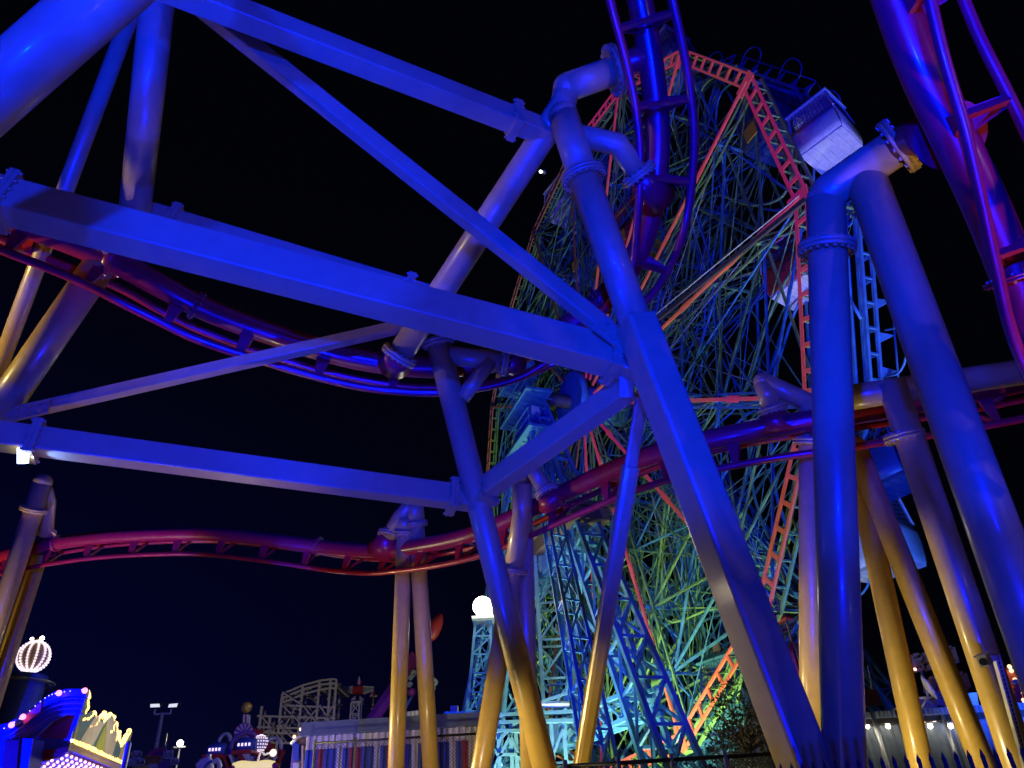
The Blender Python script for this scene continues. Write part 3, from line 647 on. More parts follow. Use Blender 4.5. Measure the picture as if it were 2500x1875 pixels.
# passenger cars
def car(label, px, py, off, size, mbody, mtrim, rot=0., group='passenger cars of the wheel', flag=False):
    c = onp(px, py, HUB + wn * off, wn)
    X = (wu * math.cos(rot) + wn * math.sin(rot)); Y = (wn * math.cos(rot) - wu * math.sin(rot)); s = size; Z = wz * 1.3
    t = thing('passenger_car', label, 'ferris car', c - Z * s, group)
    mb = MB(); mb._box(c - Z * .92 * s, X * .92 * s, Y * .78 * s, Z * .05 * s); fl = mb.build('floor', mtrim, t)
    for k in range(6):
        mb = MB(); mb._box(c - Z * (.985 * s) + X * ((k - 2.5) * .31 * s), X * .14 * s, Y * .77 * s, Z * .012 * s); mb.build('floor_board', mtrim, fl)
    # curved lower panels
    for sg, ax, sx, ot in ((1, X, .95, Y), (-1, X, .95, Y), (1, Y, .8, X), (-1, Y, .8, X)):
        w2 = (.78 if ax is X else .93) * s; mb = MB(); prev = None; b0 = len(mb.v)
        for k in range(5):
            tt = k / 4; bul = sx + .07 * math.sin(tt * PI * .9); p = c + Z * ((-.92 + .95 * tt) * s) + ax * (sg * bul * s)
            for e in (-1, 1): mb.v += [p + ot * (e * w2), p + ot * (e * w2) - ax * (sg * .05 * s)]
        for k in range(4):
            a = b0 + k * 4; b = a + 4
            mb.face((a, a + 2, b + 2, b), True); mb.face((a + 1, b + 1, b + 3, a + 3), True); mb.face((a, b, b + 1, a + 1)); mb.face((a + 2, a + 3, b + 3, b + 2))
        mb.face((b0, b0 + 1, b0 + 3, b0 + 2)); e_ = b0 + 16; mb.face((e_, e_ + 2, e_ + 3, e_ + 1))
        mb.build('side_panel', mbody if ax is Y else mtrim, t)
    mb = MB()
    for sx in (-1, 1):
        for sy in (-1, 1): mb.bar(c + X * (.95 * sx * s) + Y * (.79 * sy * s), c + X * (.84 * sx * s) + Y * (.7 * sy * s) + Z * .82 * s, .07 * s, .07 * s)
    for sy in (-1, 1): mb.bar(c + X * (-.84 * s) + Y * (.7 * sy * s) + Z * .82 * s, c + X * (.84 * s) + Y * (.7 * sy * s) + Z * .82 * s, .06 * s, .06 * s)
    mb.build('post_frame', mtrim, t)
    mb = MB()       # wire mesh windows
    for sy in (-1, 1):
        for k in range(13):
            f_ = -1 + 2 * k / 12; mb.bar(c + X * (.93 * f_ * s) + Y * (.78 * sy * s) + Z * .03 * s, c + X * (.83 * f_ * s) + Y * (.7 * sy * s) + Z * .8 * s, .012 * s, .012 * s)
        for k in range(6):
            h = k / 6; mb.bar(c + X * (-.93 + .1 * h) * s + Y * ((.78 - .08 * h) * sy * s) + Z * (.05 + .75 * h) * s, c + X * (.93 - .1 * h) * s + Y * ((.78 - .08 * h) * sy * s) + Z * (.05 + .75 * h) * s, .012 * s, .012 * s)
    for sx in (-1, 1):
        for k in range(11):
            f_ = -1 + 2 * k / 10; mb.bar(c + Y * (.76 * f_ * s) + X * (.95 * sx * s) + Z * .03 * s, c + Y * (.68 * f_ * s) + X * (.84 * sx * s) + Z * .8 * s, .012 * s, .012 * s)
        for k in range(6):
            h = k / 6; mb.bar(c + Y * (-.76 + .08 * h) * s + X * ((.95 - .11 * h) * sx * s) + Z * (.05 + .75 * h) * s, c + Y * (.76 - .08 * h) * s + X * ((.95 - .11 * h) * sx * s) + Z * (.05 + .75 * h) * s, .012 * s, .012 * s)
    mb.build('window_mesh', 'mesh', t)
    mb = MB(); b0 = len(mb.v)
    for zz, kx, ky in ((.8, .95, .8), (.86, .95, .8), (1.06, .55, .45)):
        for (a, b) in ((-1, -1), (1, -1), (1, 1), (-1, 1)): mb.v.append(c + X * (a * kx * s) + Y * (b * ky * s) + Z * zz * s)
    mb.face((b0 + 3, b0 + 2, b0 + 1, b0)); mb.face((b0 + 8, b0 + 9, b0 + 10, b0 + 11))
    for r_ in (0, 4):
        for k in range(4): mb.face((b0 + r_ + k, b0 + r_ + (k + 1) % 4, b0 + r_ + 4 + (k + 1) % 4, b0 + r_ + 4 + k))
    mb.build('roof', mbody, t)
    mb = MB(); mb.tube(c + Z * 1.05 * s - Y * .5 * s, c + Z * 1.05 * s + Y * .5 * s, .09 * s, n=10)
    for sy in (-1, 1): mb.tube(c + Z * 1.1 * s + Y * (.55 * sy - .05) * s, c + Z * 1.1 * s + Y * (.55 * sy + .05) * s, .2 * s, n=14)
    mb.build('roller', 'wdark', t)
    if flag:
        mb = MB(); mb._box(c - X * .3 * s - Y * .92 * s - Z * .5 * s, X * .3 * s, Y * .02 * s, Z * .25 * s); mb.build('number_plate', 'caryellow', t)
    return t
car('white car hanging outside the rim at the upper right of the wheel', 2008, 318, 1.7, 1.0, 'white', 'white', .35)
car('dark blue car with a yellow plate beside the rim at the upper right', 1880, 300, 1.5, 1.15, 'navy', 'navy', .1, flag=True)
car('red and white car left of the tall upright column', 1935, 655, 1.9, 1.02, 'carred', 'white', .3)
car('dark navy car below the red track, right of the tall column', 2148, 1105, 3.2, 1.15, 'navy', 'navy', .2)
car('white car seen between the thin yellow leaning posts', 2126, 1300, 3.2, 1.15, 'white', 'cream', .2)
car('pale car inside the left edge of the wheel', 1375, 490, 1.8, 1.3, 'cream', 'white', .2)
car('red car behind the climbing track', 1560, 560, 1.5, 1.3, 'carred', 'caryellow', .2, flag=True)
car('blue car left of the thick leg', 1445, 628, 1.6, 1.3, 'navy', 'wblue', .2, flag=True)
car('grey car at the very top of the wheel behind the climbing track', 1632, 150, 1.2, 1.25, 'galv', 'galv', .2)
car('dark red car low on the rim between the thick leg and the hidden column', 1925, 1590, 2.6, .95, 'carred', 'rust', .2)
car('dark teal car low on the wheel above the bush', 1800, 1690, 2.2, 1.2, 'teal', 'navy', .2)

# lights of the wheel
for lb, p, aim, pw, c_, sz in (
    ('wheel floodlight on the ground under the near rim', V((6.0, 29.5, .4)), V((5.5, 34, 30)), 3800, (.80, 1, .55), 100),
    ('wheel floodlight on the ground under the hub', V((.6, 31.5, .4)), V((3.2, 42, 24)), 8500, (.84, 1, .50), 115),
    ('wheel floodlight on the ground beyond the hub', V((-4.5, 46.5, .4)), V((-.2, 51.5, 32)), 12000, (.80, 1, .7), 85)):
    floodlight(lb, p, aim, pw, c_, sz, 'lamp_white', r=.3)
floodlight('white floodlight on the ground below the right rim', V((13.5, 17.0, .4)), V((11.8, 20.5, 28)), 6500, (.80, .74, 1), 32, 'lamp_white', r=.2)
floodlight('blue floodlight on the ground at the right of the wheel', V((13.5, 14.5, .4)), V((10.5, 22, 16)), 14000, (.02, .10, 1), 75, 'led_blue', r=.3)
floodlight('blue floodlight on the ground left of the wheel', V((-3.5, 27, .4)), V((3, 38, 20)), 5000, (.02, .12, 1), 80, 'led_blue', r=.3)

# ------------------------------------------------------------------ the blazing light tower in the centre
lt = vy(1180, 1478, 35.0); bt = V((lt.x - .1, lt.y, 0))
t = thing('light_tower', 'blue lattice mast topped by a blazing white floodlight', 'light tower', bt)
mb = MB(); lattice(mb, bt + V((-.7, 0, 0)), lt - V((0, 0, .7)), 1.6, .7, 14, .11); mb.build('mast', 'mastblue', t)
mb = MB(); mb.ball(lt + V((0, -.7, -.25)), .45, 20, 12); mb.build('lamp', 'lamp_white', t)
mb = MB(); mb._box(lt + V((0, .75, 0)), V((.4, 0, 0)), V((0, .1, 0)), V((0, 0, .4))); mb._box(lt - V((0, 0, .75)), V((.5, 0, 0)), V((0, .8, 0)), V((0, 0, .06))); mb.build('head_frame', 'steel', t)
l = point('tower_light', lt + V((0, -1.5, .1)), 450, WHITE, .5); l.parent = t; l.location = l.location - bt

# ------------------------------------------------------------------ striped container building
Yc = 21.5
def P(x, y, Y=Yc): return vy(x, y, Y)
c0, c1 = P(752, 1766), P(1172, 1766); H = c0.z; x0, x1 = c0.x, c1.x
t = thing('striped_booth', 'long corrugated booth striped red blue and white behind the wire fence', 'booth', V(((x0 + x1) / 2, Yc, 0)))
pan = ['stripe_blue', 'stripe_red', 'stripe_blue', 'stripe_white']
nx = 28; dx = (x1 - x0) / nx; seq = []
for k in range(nx):
    m = ['stripe_blue', 'stripe_red', 'stripe_red', 'stripe_blue', 'stripe_blue', 'stripe_white'][k % 6] if k > 1 else 'stripe_blue'
    if k > nx - 3: m = 'stripe_white'
    xa = x0 + k * dx; mb = MB()
    pr = [V((xa, Yc, 0)), V((xa + dx * .15, Yc - .06, 0)), V((xa + dx * .55, Yc - .06, 0)), V((xa + dx * .7, Yc, 0)), V((xa + dx, Yc, 0)), V((xa + dx, Yc + .08, 0)), V((xa, Yc + .08, 0))]
    mb.slab(pr, V((0, 0, H - .66))); mb.build('wall_panel', m, t)
    mb = MB(); pr = [p + V((0, 0, H - .65)) for p in pr]; mb.slab(pr, V((0, 0, .32))); mb.build('wall_panel', 'stripe_white', t)
mb = MB(); mb._box(V(((x0 + x1) / 2, Yc + 1.4, H - .16)), V(((x1 - x0) / 2 + .12, 0, 0)), V((0, 1.6, 0)), V((0, 0, .16))); mb.build('roof', 'corr', t)
mb = MB(); mb._box(V(((x0 + x1) / 2, Yc + 1.5, (H - .35) / 2)), V(((x1 - x0) / 2 - .02, 0, 0)), V((0, 1.3, 0)), V((0, 0, (H - .4) / 2))); mb.build('body', 'stripe_white', t)
# curved end wall with rail lights
e = [P(748, 1790), P(725, 1802), P(706, 1822), P(702, 1900), P(748, 1900)]
ca = thing('curved_kiosk', 'pale kiosk with a sloping lit roof edge left of the striped booth', 'kiosk', V((e[3].x, Yc + .3, 0)))
e = [V((p.x, Yc + .3, max(0, p.z) if i < 3 else 0)) for i, p in enumerate(e)]
mb = MB(); mb.slab(e, V((0, 1.5, 0))); mb.build('wall', 'purple', ca)
mb = MB(); mb.path([V((p.x, Yc + .2, p.z + .06)) for p in e[:3]], .08, 8); mb.build('roof_edge', 'steel', ca)
mb = MB()
for p in (P(732, 1779), P(716, 1797)): mb.ball(V((p.x, Yc + .1, p.z)), .045, 8, 6)
mb.build('lights', 'bulb_white', ca)
for i_, (xx, yy, w_, h_) in enumerate(((722, 1835, 14, 40), (722, 1872, 14, 20), (738, 1850, 5, 60))):
    mb = MB(); mb.slab([P(xx - w_ / 2, yy - h_ / 2), P(xx + w_ / 2, yy - h_ / 2), P(xx + w_ / 2, yy + h_ / 2), P(xx - w_ / 2, yy + h_ / 2)], V((0, .35, 0))); mb.build('panel', ('stripe_blue', 'stripe_white', 'tan')[i_], ca)

# wire fence in front of the booth
def chain_fence(label, a, b, ztop, cell, nm='wire_fence', group=None, posts=4):
    t = thing(nm, label, 'fence', lerp(a, b, .5), group); L = (b - a).length; d = (b - a) / L; n = int(L / cell)
    mb = MB(); y = frame(d)[0] * .004
    nz = int(ztop / cell)
    for k in range(-nz, n):
        p0, p1 = max(0, k), min(n, k + nz)
        if p1 <= p0: continue
        A = a + d * (p0 * cell) + V((0, 0, (p0 - k) * cell)); B = a + d * (p1 * cell) + V((0, 0, (p1 - k) * cell))
        mb.bar(A, B, .007, .007); 
        A = a + d * (p0 * cell) + V((0, 0, (nz - (p0 - k)) * cell)) + y; B = a + d * (p1 * cell) + V((0, 0, (nz - (p1 - k)) * cell)) + y
        mb.bar(A, B, .007, .007)
    ob = mb.build('wire_mesh', 'wire', t); kind(ob, 'stuff')
    mb = MB(); mb.tube(a + V((0, 0, ztop)), b + V((0, 0, ztop)), .028, n=8); mb.build('top_rail', 'black', t)
    for k in range(posts + 1):
        p = lerp(a, b, k / posts); mb = MB(); mb.tube(p, p + V((0, 0, ztop + .08)), .035, n=10); mb.build('post', 'galv', t)
    return t
fz = vy(900, 1807, 20.3).z
chain_fence('wire fence with a dark rail in front of the striped booth', V((vy(770, 1807, 20.3).x, 20.3, 0)), V((vy(1165, 1807, 20.3).x, 20.3, 0)), fz, .085, group='wire fences')
fa, fb = at(1380, 1872, 10.5), at(1900, 1838, 10.5)
chain_fence('dark wire fence below the ferris wheel and the bush', V((fa.x, fa.y, 0)), V((fb.x, fb.y, 0)), (fa.z + fb.z) / 2, .06, group='wire fences')

# iron picket fence on the right
pf = thing('picket_fence', 'black iron picket fence along the bottom right', 'fence', V((at(2200, 1850, 7).x, at(2200, 1850, 7).y, 0)))
mb = MB(); mb._box(V((0, 0, -.9)), V((.014, 0, 0)), V((0, .014, 0)), V((0, 0, .9))); b0 = len(mb.v)
mb.v += [V((.017, .017, 0)), V((-.017, .017, 0)), V((-.017, -.017, 0)), V((.017, -.017, 0)), V((0, 0, .075))]
for q in ((0, 1, 4), (1, 2, 4), (2, 3, 4), (3, 0, 4), (3, 2, 1, 0)): mb.face(tuple(b0 + i for i in q))
share('picket', mb, 'iron')
A, B = at(1905, 1868, 7.6), at(2560, 1822, 6.6); n_ = 23
for k in range(n_): p = lerp(A, B, k / (n_ - 1)); place('picket', 'picket', pf, V((p.x, p.y, lerp(A, B, k / (n_ - 1)).z - .05)))
mb = MB(); mb.bar(A - V((0, 0, .35)), B - V((0, 0, .35)), .04, .04); mb.bar(V((A.x, A.y, .3)), V((B.x, B.y, .3)), .04, .04); mb.build('rail', 'black', pf)

# ------------------------------------------------------------------ bush
bc = at(1822, 1795, 14.5)
t = thing('bush', 'shaggy dark evergreen bush behind the wire fence', 'bush', V((bc.x, bc.y, 0)))
mb = MB(); mb.tube(V((bc.x, bc.y, 0)), bc, .06, .03, n=8)
for k in range(26):
    a = random.uniform(0, 2 * PI); e_ = random.uniform(-.3, 1.2); L = random.uniform(.4, .9)
    mb.tube(bc - V((0, 0, .3)), bc + V((math.cos(a) * math.cos(e_) * L, math.sin(a) * math.cos(e_) * L, math.sin(e_) * L)), .02, .006, n=5)
mb.build('trunk', 'bark', t)
mb = MB()
for k in range(230):
    a = random.uniform(0, 2 * PI); e_ = math.asin(random.uniform(-.9, 1)); rr = random.uniform(.3, 1) ** .5
    lob = 1 + .22 * math.sin(3 * a + 1) + .15 * math.sin(5 * e_ + a)
    c = bc + V((math.cos(a) * math.cos(e_) * .78 * rr * lob, math.sin(a) * math.cos(e_) * .7 * rr, math.sin(e_) * .86 * rr * lob))
    for j in range(16):
        d = V((random.gauss(0, 1), random.gauss(0, 1), random.gauss(.5, 1))).normalized(); p = c + d * random.uniform(.02, .16); L = random.uniform(.04, .09)
        s = d.cross(V((random.random(), random.random(), random.random()))).normalized() * L * .22; b = len(mb.v)
        mb.v += [p - s, p + s, p + d * L + s * .3, p + d * L - s * .3]; mb.face((b, b + 1, b + 2, b + 3))
kind(mb.build('crown', 'leaf', t), 'stuff')

# ------------------------------------------------------------------ building at right with wall lamps
Yb = 19.0
def Q(x, y, Y=Yb): return vy(x, y, Y)
b0_, b1_ = Q(2090, 1727), Q(2440, 1742); Hb = (b0_.z + b1_.z) / 2; xa, xb = b0_.x - 2.4, b1_.x + .6
t = thing('service_building', 'grey corrugated building with a row of lit wall lamps', 'building', V(((xa + xb) / 2, Yb, 0)))
zf = Q(2250, 1765).z; n_ = 64; dx = (xb - xa) / n_
mb = MB(); pr = []
for k in range(n_ + 1): pr += [V((xa + k * dx, Yb + (0 if k % 2 else .05), 0))]
pr += [V((xb, Yb + 2.2, 0)), V((xa, Yb + 2.2, 0))]
mb.slab(pr, V((0, 0, zf))); mb.build('wall', 'corr', t)
mb = MB(); pr = []
for k in range(2 * n_ + 1): pr += [V((xa - .1 + k * dx * .505, Yb - .35 + (0 if k % 2 else .03), zf + .12))]
pr += [V((xb + .1, Yb + 2.4, zf + .12)), V((xa - .1, Yb + 2.4, zf + .12))]
mb.slab(pr, V((0, 0, Hb - zf - .12))); mb.build('fascia', 'corr', t)
mb = MB(); mb._box(V(((xa + xb) / 2, Yb + 1, zf + .06)), V(((xb - xa) / 2 + .05, 0, 0)), V((0, 1.25, 0)), V((0, 0, .055))); mb.build('soffit', 'black', t)
for px in (2117, 2168, 2271, 2321):
    p = Q(px, 1773, Yb - .12); mb = MB(); mb.ball(p, .055, 12, 8); lo = mb.build('lamp', 'lamp_small', t)
    mb = MB(); mb.sweep([p + V((0, 0, .05)), p + V((0, 0, .12))], circ(1, 16), scale=[.11, .05]); mb.bar(p + V((0, 0, .1)), p + V((0, .12, .12)), .03, .03); mb.build('lamp_shade', 'steel', lo)
    l = point('wall_lamp_light', p - V((0, .3, .12)), 3, (1, .9, .7), .05); l.parent = t; l.location = l.location - t.location
mb = MB()
for px, r_ in ((2128, .05), (2298, .035)): a, b = Q(px, 1738, Yb - .3), Q(px + 55, 1900, Yb - .3); mb.tube(a, V((a.x, a.y, 0)), r_, n=10)
mb.build('drain_pipe', 'steel', t)
for px in (2145, 2262):
    p = Q(px, 1762, Yb - .1); mb = MB(); mb.tube(p - V((.22, 0, 0)), p + V((.22, 0, 0)), .015, n=8); mb.build('strip_lamp', 'bulb_white', t)
# things on its roof
a = [Q(2108, 1722, 19.6), Q(2112, 1682, 19.6), Q(2140, 1684, 19.6), Q(2157, 1720, 19.6)]
pb_ = thing('board', 'rust brown board standing on the roof beside the tall column', 'board', V((a[0].x, 19.6, Hb))); mb = MB(); mb.slab(a, V((0, .12, 0))); mb.build('panel', 'rust', pb_)
mb = MB(); mb.bar(lerp(a[0], a[3], .3) + V((0, .2, 0)), lerp(a[1], a[2], .3) + V((0, .2, 0)), .06, .06); mb.build('prop', 'wood', pb_)
t = thing('antenna', 'whip antenna rising behind the brown board', 'antenna', Q(2132, 1690, 19.9)); mb = MB(); mb.tube(Q(2132, 1700, 19.9), Q(2127, 1668, 19.9), .025, n=8); mb.build('base', 'white', t); mb = MB(); mb.tube(Q(2127, 1668, 19.9), Q(2118, 1625, 19.9), .008, n=6); mb.build('whip', 'white', t)
# white structure + dish
w_ = [Q(2238, 1732, 21), Q(2240, 1704, 21), Q(2330, 1696, 21), Q(2385, 1690, 21), Q(2392, 1736, 21)]
t = thing('rooftop_shed', 'cream shed with pipe rails on the roof behind the dish', 'shed', V((w_[0].x, 21, Hb))); mb = MB(); mb.slab(w_, V((0, 1.6, 0))); mb.build('wall', 'cream', t)
mb = MB()
for (p, q) in (((2240, 1705), (2306, 1700)), ((2262, 1708), (2284, 1730)), ((2306, 1700), (2302, 1688)), ((2270, 1703), (2306, 1688)), ((2264, 1708), (2252, 1728)), ((2310, 1702), (2312, 1730))): mb.tube(Q(*p, 20.8), Q(*q, 20.8), .03, n=8)
mb.build('pipe_rail', 'white', t)
mb = MB(); mb.slab([Q(2290, 1722, 20.9), Q(2304, 1723, 20.9), Q(2303, 1731, 20.9), Q(2291, 1731, 20.9)], V((0, .08, 0))); mb.build('window', 'black', t)
dc = Q(2262, 1684, 20.3); ax = V((.85, -.35, .35)).normalized(); S, Uv, T = frame(ax)
t = thing('satellite_dish', 'white satellite dish seen edge on above the roof', 'satellite dish', Q(2266, 1702, 20.3)); mb = MB(); rings = []
for k in range(5): rr = .34 * k / 4 + .002; rings.append((rr, .5 * rr * rr * 2))
mb.sweep([dc + ax * z_ for r_, z_ in rings] + [dc + ax * (rings[-1][1] - .012)] + [dc + ax * (z_ - .012) for r_, z_ in reversed(rings[:-1])], circ(1, 24), scale=[r_ for r_, z_ in rings] + [.34] + [r_ for r_, z_ in reversed(rings[:-1])], up=(0, 0, 1)); mb.build('reflector', 'white', t)
mb = MB(); mb.tube(dc - ax * .01, Q(2266, 1702, 20.3), .03, n=8); mb.tube(dc - Uv * .3, dc + ax * .35, .012, n=6); mb.build('mount', 'steel', t)
mb = MB(); mb._box(dc + ax * .37, S * .03, Uv * .03, ax * .05); mb.build('receiver', 'black', t)
# sign letters seen from behind on a frame
Ys = 24.0
sg = thing('letter_sign', 'rooftop sign of orange channel letters seen through the leaning posts', 'sign', V((Q(2250, 1700, Ys).x, Ys, Hb)))
def bars(segs, name, m='orange', th=.14, dep=.22, Y=Ys):
    mb = MB()
    for (p, q) in segs: mb.bar(Q(*p, Y), Q(*q, Y), th, dep, up=(0, 1, 0))
    return mb.build(name, m, sg)
bars([((2226, 1605), (2232, 1636)), ((2226, 1604), (2242, 1601)), ((2233, 1636), (2248, 1632)), ((2243, 1602), (2238, 1618)), ((2240, 1618), (2248, 1632))], 'letter')
bars([((2268, 1597), (2278, 1629)), ((2250, 1602), (2266, 1597)), ((2256, 1614), (2270, 1612)), ((2260, 1632), (2276, 1628))], 'letter')
bars([((2322, 1582), (2332, 1616)), ((2304, 1588), (2320, 1583)), ((2316, 1618), (2330, 1616))], 'letter')
bars([((2270, 1660), (2279, 1690)), ((2272, 1659), (2290, 1654)), ((2276, 1672), (2292, 1668)), ((2280, 1688), (2298, 1684))], 'letter')
bars([((2350, 1645), (2362, 1680)), ((2334, 1650), (2348, 1646)), ((2344, 1682), (2360, 1680))], 'letter')
mb = MB()
for (p, q) in (((2222, 1640), (2292, 1626)), ((2300, 1622), (2340, 1616)), ((2262, 1662), (2300, 1656)), ((2237, 1597), (2256, 1662)), ((2300, 1580), (2322, 1690)), ((2256, 1662), (2258, 1690))): mb.bar(Q(*p, Ys + .3), Q(*q, Ys + .3), .05, .05)
mb.build('frame', 'steel', sg)
mb = MB(); mb.ball(Q(2234, 1634, Ys - .2), .05, 8, 6); mb.build('lamp', 'bulb_white', sg)
# coloured ride decor at the right edge
t = thing('ride_sign', 'glowing round ride sign at the right edge', 'sign', Q(2463, 1720, 26)); mb = MB(); mb.ball(Q(2466, 1680, 26), .42, 14, 10, 1.5); mb.build('body', 'orange', t)
mb = MB(); mb.ball(V((0, 0, 0)), 1, 8, 6); share('bulb_unit', mb, 'bulb_white'); share('bulb_warm', mb, 'bulb_warm'); share('bulb_pearl', mb, 'bulb_pearl'); share('bulb_pink', mb, 'bulb_pink')
for k in range(16):
    a = PI * (k + .5) / 16; p = Q(2466, 1680, 26) + V((math.sin(k * 2.1) * .3, -.42, math.cos(a) * .58)); place('bulb_unit', 'bulb', t, p, scale=.07)
t = thing('ride_figure', 'scalloped pink panel with a curled top at the right edge', 'decoration', Q(2492, 1745, 24))
pts = []
for k in range(13): pts.append(Q(2484 + (3 if k % 2 else -3), 1665 + k * 7, 24))
for k in range(13): pts.append(Q(2494 + (3 if k % 2 else -2), 1749 - k * 7, 24))
mb = MB(); mb.slab(pts, V((0, .2, 0))); mb.build('panel', 'pink', t)
mb = MB(); mb.path(spline([Q(2474, 1668, 24), Q(2480, 1663, 24), Q(2490, 1666, 24), Q(2498, 1662, 24)], 5), .06, 8); mb.build('curl', 'white', t)

# ------------------------------------------------------------------ left: funhouse with slide and bulbs
Yf = 15.5
def Fp(x, y, Y=Yf): return vy(x, y, Y)
fh = thing('funhouse', 'blue funhouse with an arched roof slope and bulb covered jagged crest', 'funhouse', V((Fp(120, 1800).x, Yf, 0)))
arch = [(0, 1775), (20, 1768), (60, 1745), (100, 1712), (130, 1692), (165, 1684), (205, 1684), (214, 1692)]
inner = [(170, 1800), (186, 1742), (193, 1718), (150, 1712), (115, 1727), (80, 1758), (35, 1790), (0, 1812)]
mb = MB(); mb.slab([Fp(*p) for p in arch + [(205, 1714), (176, 1803), (163, 1803), (184, 1745), (160, 1744), (128, 1760), (82, 1803), (0, 1803)]], V((0, .06, 0))); mb.build('arch', 'stripe_blue', fh)
mb = MB(); mb.slab([Fp(x, y, Yf - .12) for (x, y) in ((0, 1770), (22, 1763), (60, 1742), (100, 1709), (130, 1689), (165, 1681), (212, 1681), (210, 1700), (165, 1699), (135, 1707), (105, 1726), (65, 1757), (22, 1782), (0, 1790))], V((0, .1, 0))); mb.build('arch_trim', 'navy', fh)
mb = MB(); mb.slab([Fp(x, y, Yf - .16) for (x, y) in ((55, 1752), (100, 1714), (97, 1738), (58, 1770))], V((0, .05, 0))); mb.build('trim_panel', 'pink', fh)
for dyy in (12, 24, 36, 48):
    mb = MB(); mb.path(spline([Fp(x, y + dyy, Yf - .05) for (x, y) in ((20, 1772), (70, 1742), (110, 1712), (140, 1698), (172, 1694), (205, 1694))], 4), .012, 6); mb.build('piping', 'purple', fh)
mb = MB(); mb.slab([Fp(*p, Yf + .4) for p in ((82, 1803), (128, 1760), (160, 1744), (186, 1744), (163, 1803))], V((0, .5, 0))); mb.build('window', 'magenta', fh)
mb = MB(); mb.slab([Fp(*p, Yf + .1) for p in ((75, 1803), (176, 1803), (166, 1835), (70, 1858))], V((0, .1, 0))); mb.build('wall', 'stripe_blue', fh)
mb = MB(); mb.slab([Fp(*p, Yf) for p in ((72, 1842), (118, 1830), (166, 1824), (164, 1836), (116, 1850), (70, 1860))], V((0, .2, 0))); mb.build('trim_band', 'carred', fh)
mb = MB(); mb.slab([Fp(*p, Yf - .4) for p in ((0, 1803), (80, 1803), (64, 1900), (0, 1900))], V((0, .4, 0))); mb.build('side_wall', 'stripe_blue', fh)
mb = MB(); mb.slab([Fp(*p, Yf - .45) for p in ((12, 1806), (46, 1806), (38, 1900), (2, 1900))], V((0, .04, 0))); mb.build('stripe', 'stripe_red', fh)
for (x, y) in ((28, 1770), (56, 1750), (144, 1692), (207, 1686)):
    place('bulb_pink', 'bulb', fh, Fp(x, y, Yf - .24), scale=.055)
for k in range(16):
    tt = k / 15; p = spline([Fp(*q, Yf - .2) for q in ((10, 1778), (60, 1746), (110, 1704), (145, 1691), (200, 1684))], 4)[int(tt * 16)]; place('bulb_pearl', 'bulb', fh, p, scale=.012)
# jagged crest facing right: plane turned toward the right
fP = Fp(172, 1817); fP3 = onp(296, 1868, fP, V((0, 0, 1))); fN = (fP3 - fP).cross(V((0, 0, 1))).normalized()
fP2 = fP
def G(x, y, d=0): return onp(x, y, fP + V((0, d, 0)), fN)
crest = thing('jagged_crest', 'carnival facade of jagged gables rimmed with yellow bulbs', 'facade', V((G(240, 1850).x, G(240, 1850).y, 0)))
shapes = [('palegreen', [(172, 1802), (184, 1770), (194, 1744), (204, 1712), (206, 1730), (190, 1790), (184, 1806)]),
          ('paleblue', [(184, 1806), (190, 1788), (204, 1716), (210, 1700), (206, 1750), (222, 1735), (232, 1744), (206, 1790), (196, 1808)]),
          ('stripe_white', [(196, 1809), (212, 1782), (236, 1745), (246, 1765), (252, 1762), (232, 1800), (222, 1818)]),
          ('paleblue', [(206, 1812), (226, 1782), (244, 1760), (256, 1752), (250, 1790), (234, 1826)]),
          ('palegreen', [(232, 1827), (248, 1790), (264, 1757), (262, 1790), (252, 1836), (242, 1832)]),
          ('stripe_white', [(262, 1757), (272, 1742), (284, 1770), (284, 1800), (270, 1846), (254, 1838)]),
          ('paleblue', [(268, 1800), (284, 1792), (292, 1830), (298, 1838), (290, 1856), (268, 1846)]),
          ('cream', [(286, 1856), (314, 1783), (319, 1784), (316, 1796), (292, 1860)])]
for k, (m, pg) in enumerate(shapes):
    mb = MB(); mb.slab([G(x, y, .03 * (k % 3)) for x, y in pg], V((-.05, .2, 0))); mb.build('gable', m, crest)
ins = [('carred', [(236, 1833), (248, 1794), (256, 1800), (244, 1838)]), ('caryellow', [(240, 1828), (262, 1772), (258, 1800), (248, 1834)]), ('stripe_red', [(196, 1776), (222, 1754), (224, 1758), (194, 1782)]), ('wgreen', [(280, 1828), (292, 1832), (290, 1842), (279, 1838)]), ('galv', [(200, 1796), (214, 1774), (218, 1776), (204, 1800)]), ('galv', [(216, 1810), (240, 1770), (243, 1772), (222, 1814)])]
for k, (m, pg) in enumerate(ins):
    mb = MB(); mb.slab([G(x, y, -.05 - .012 * k) for x, y in pg], V((0, .03, 0))); mb.build('painted_inset', m, crest)
def bulbs(parent, pts, n, sc_, key, fn, jit=1.2):
    seglen = [math.dist(pts[i], pts[i + 1]) for i in range(len(pts) - 1)]; tot = sum(seglen)
    for k in range(n):
        d_ = tot * k / max(1, n - 1); i = 0
        while i < len(seglen) - 1 and d_ > seglen[i]: d_ -= seglen[i]; i += 1
        t_ = d_ / seglen[i]; x = pts[i][0] + (pts[i + 1][0] - pts[i][0]) * t_ + random.uniform(-jit, jit); y = pts[i][1] + (pts[i + 1][1] - pts[i][1]) * t_ + random.uniform(-jit, jit)
        p_ = fn(x, y); place(key, 'bulb', parent, p_, scale=1.3 * sc_ * (p_ - CAM).length / 17 * random.uniform(.85, 1.15))
gb = lambda x, y: G(x, y, -.13)
bulbs(crest, [(214, 1688), (217, 1700), (212, 1716), (214, 1728), (206, 1740)], 16, .028, 'bulb_warm', gb)
bulbs(crest, [(200, 1757), (214, 1755), (224, 1744), (230, 1739), (232, 1750)], 14, .028, 'bulb_warm', gb)
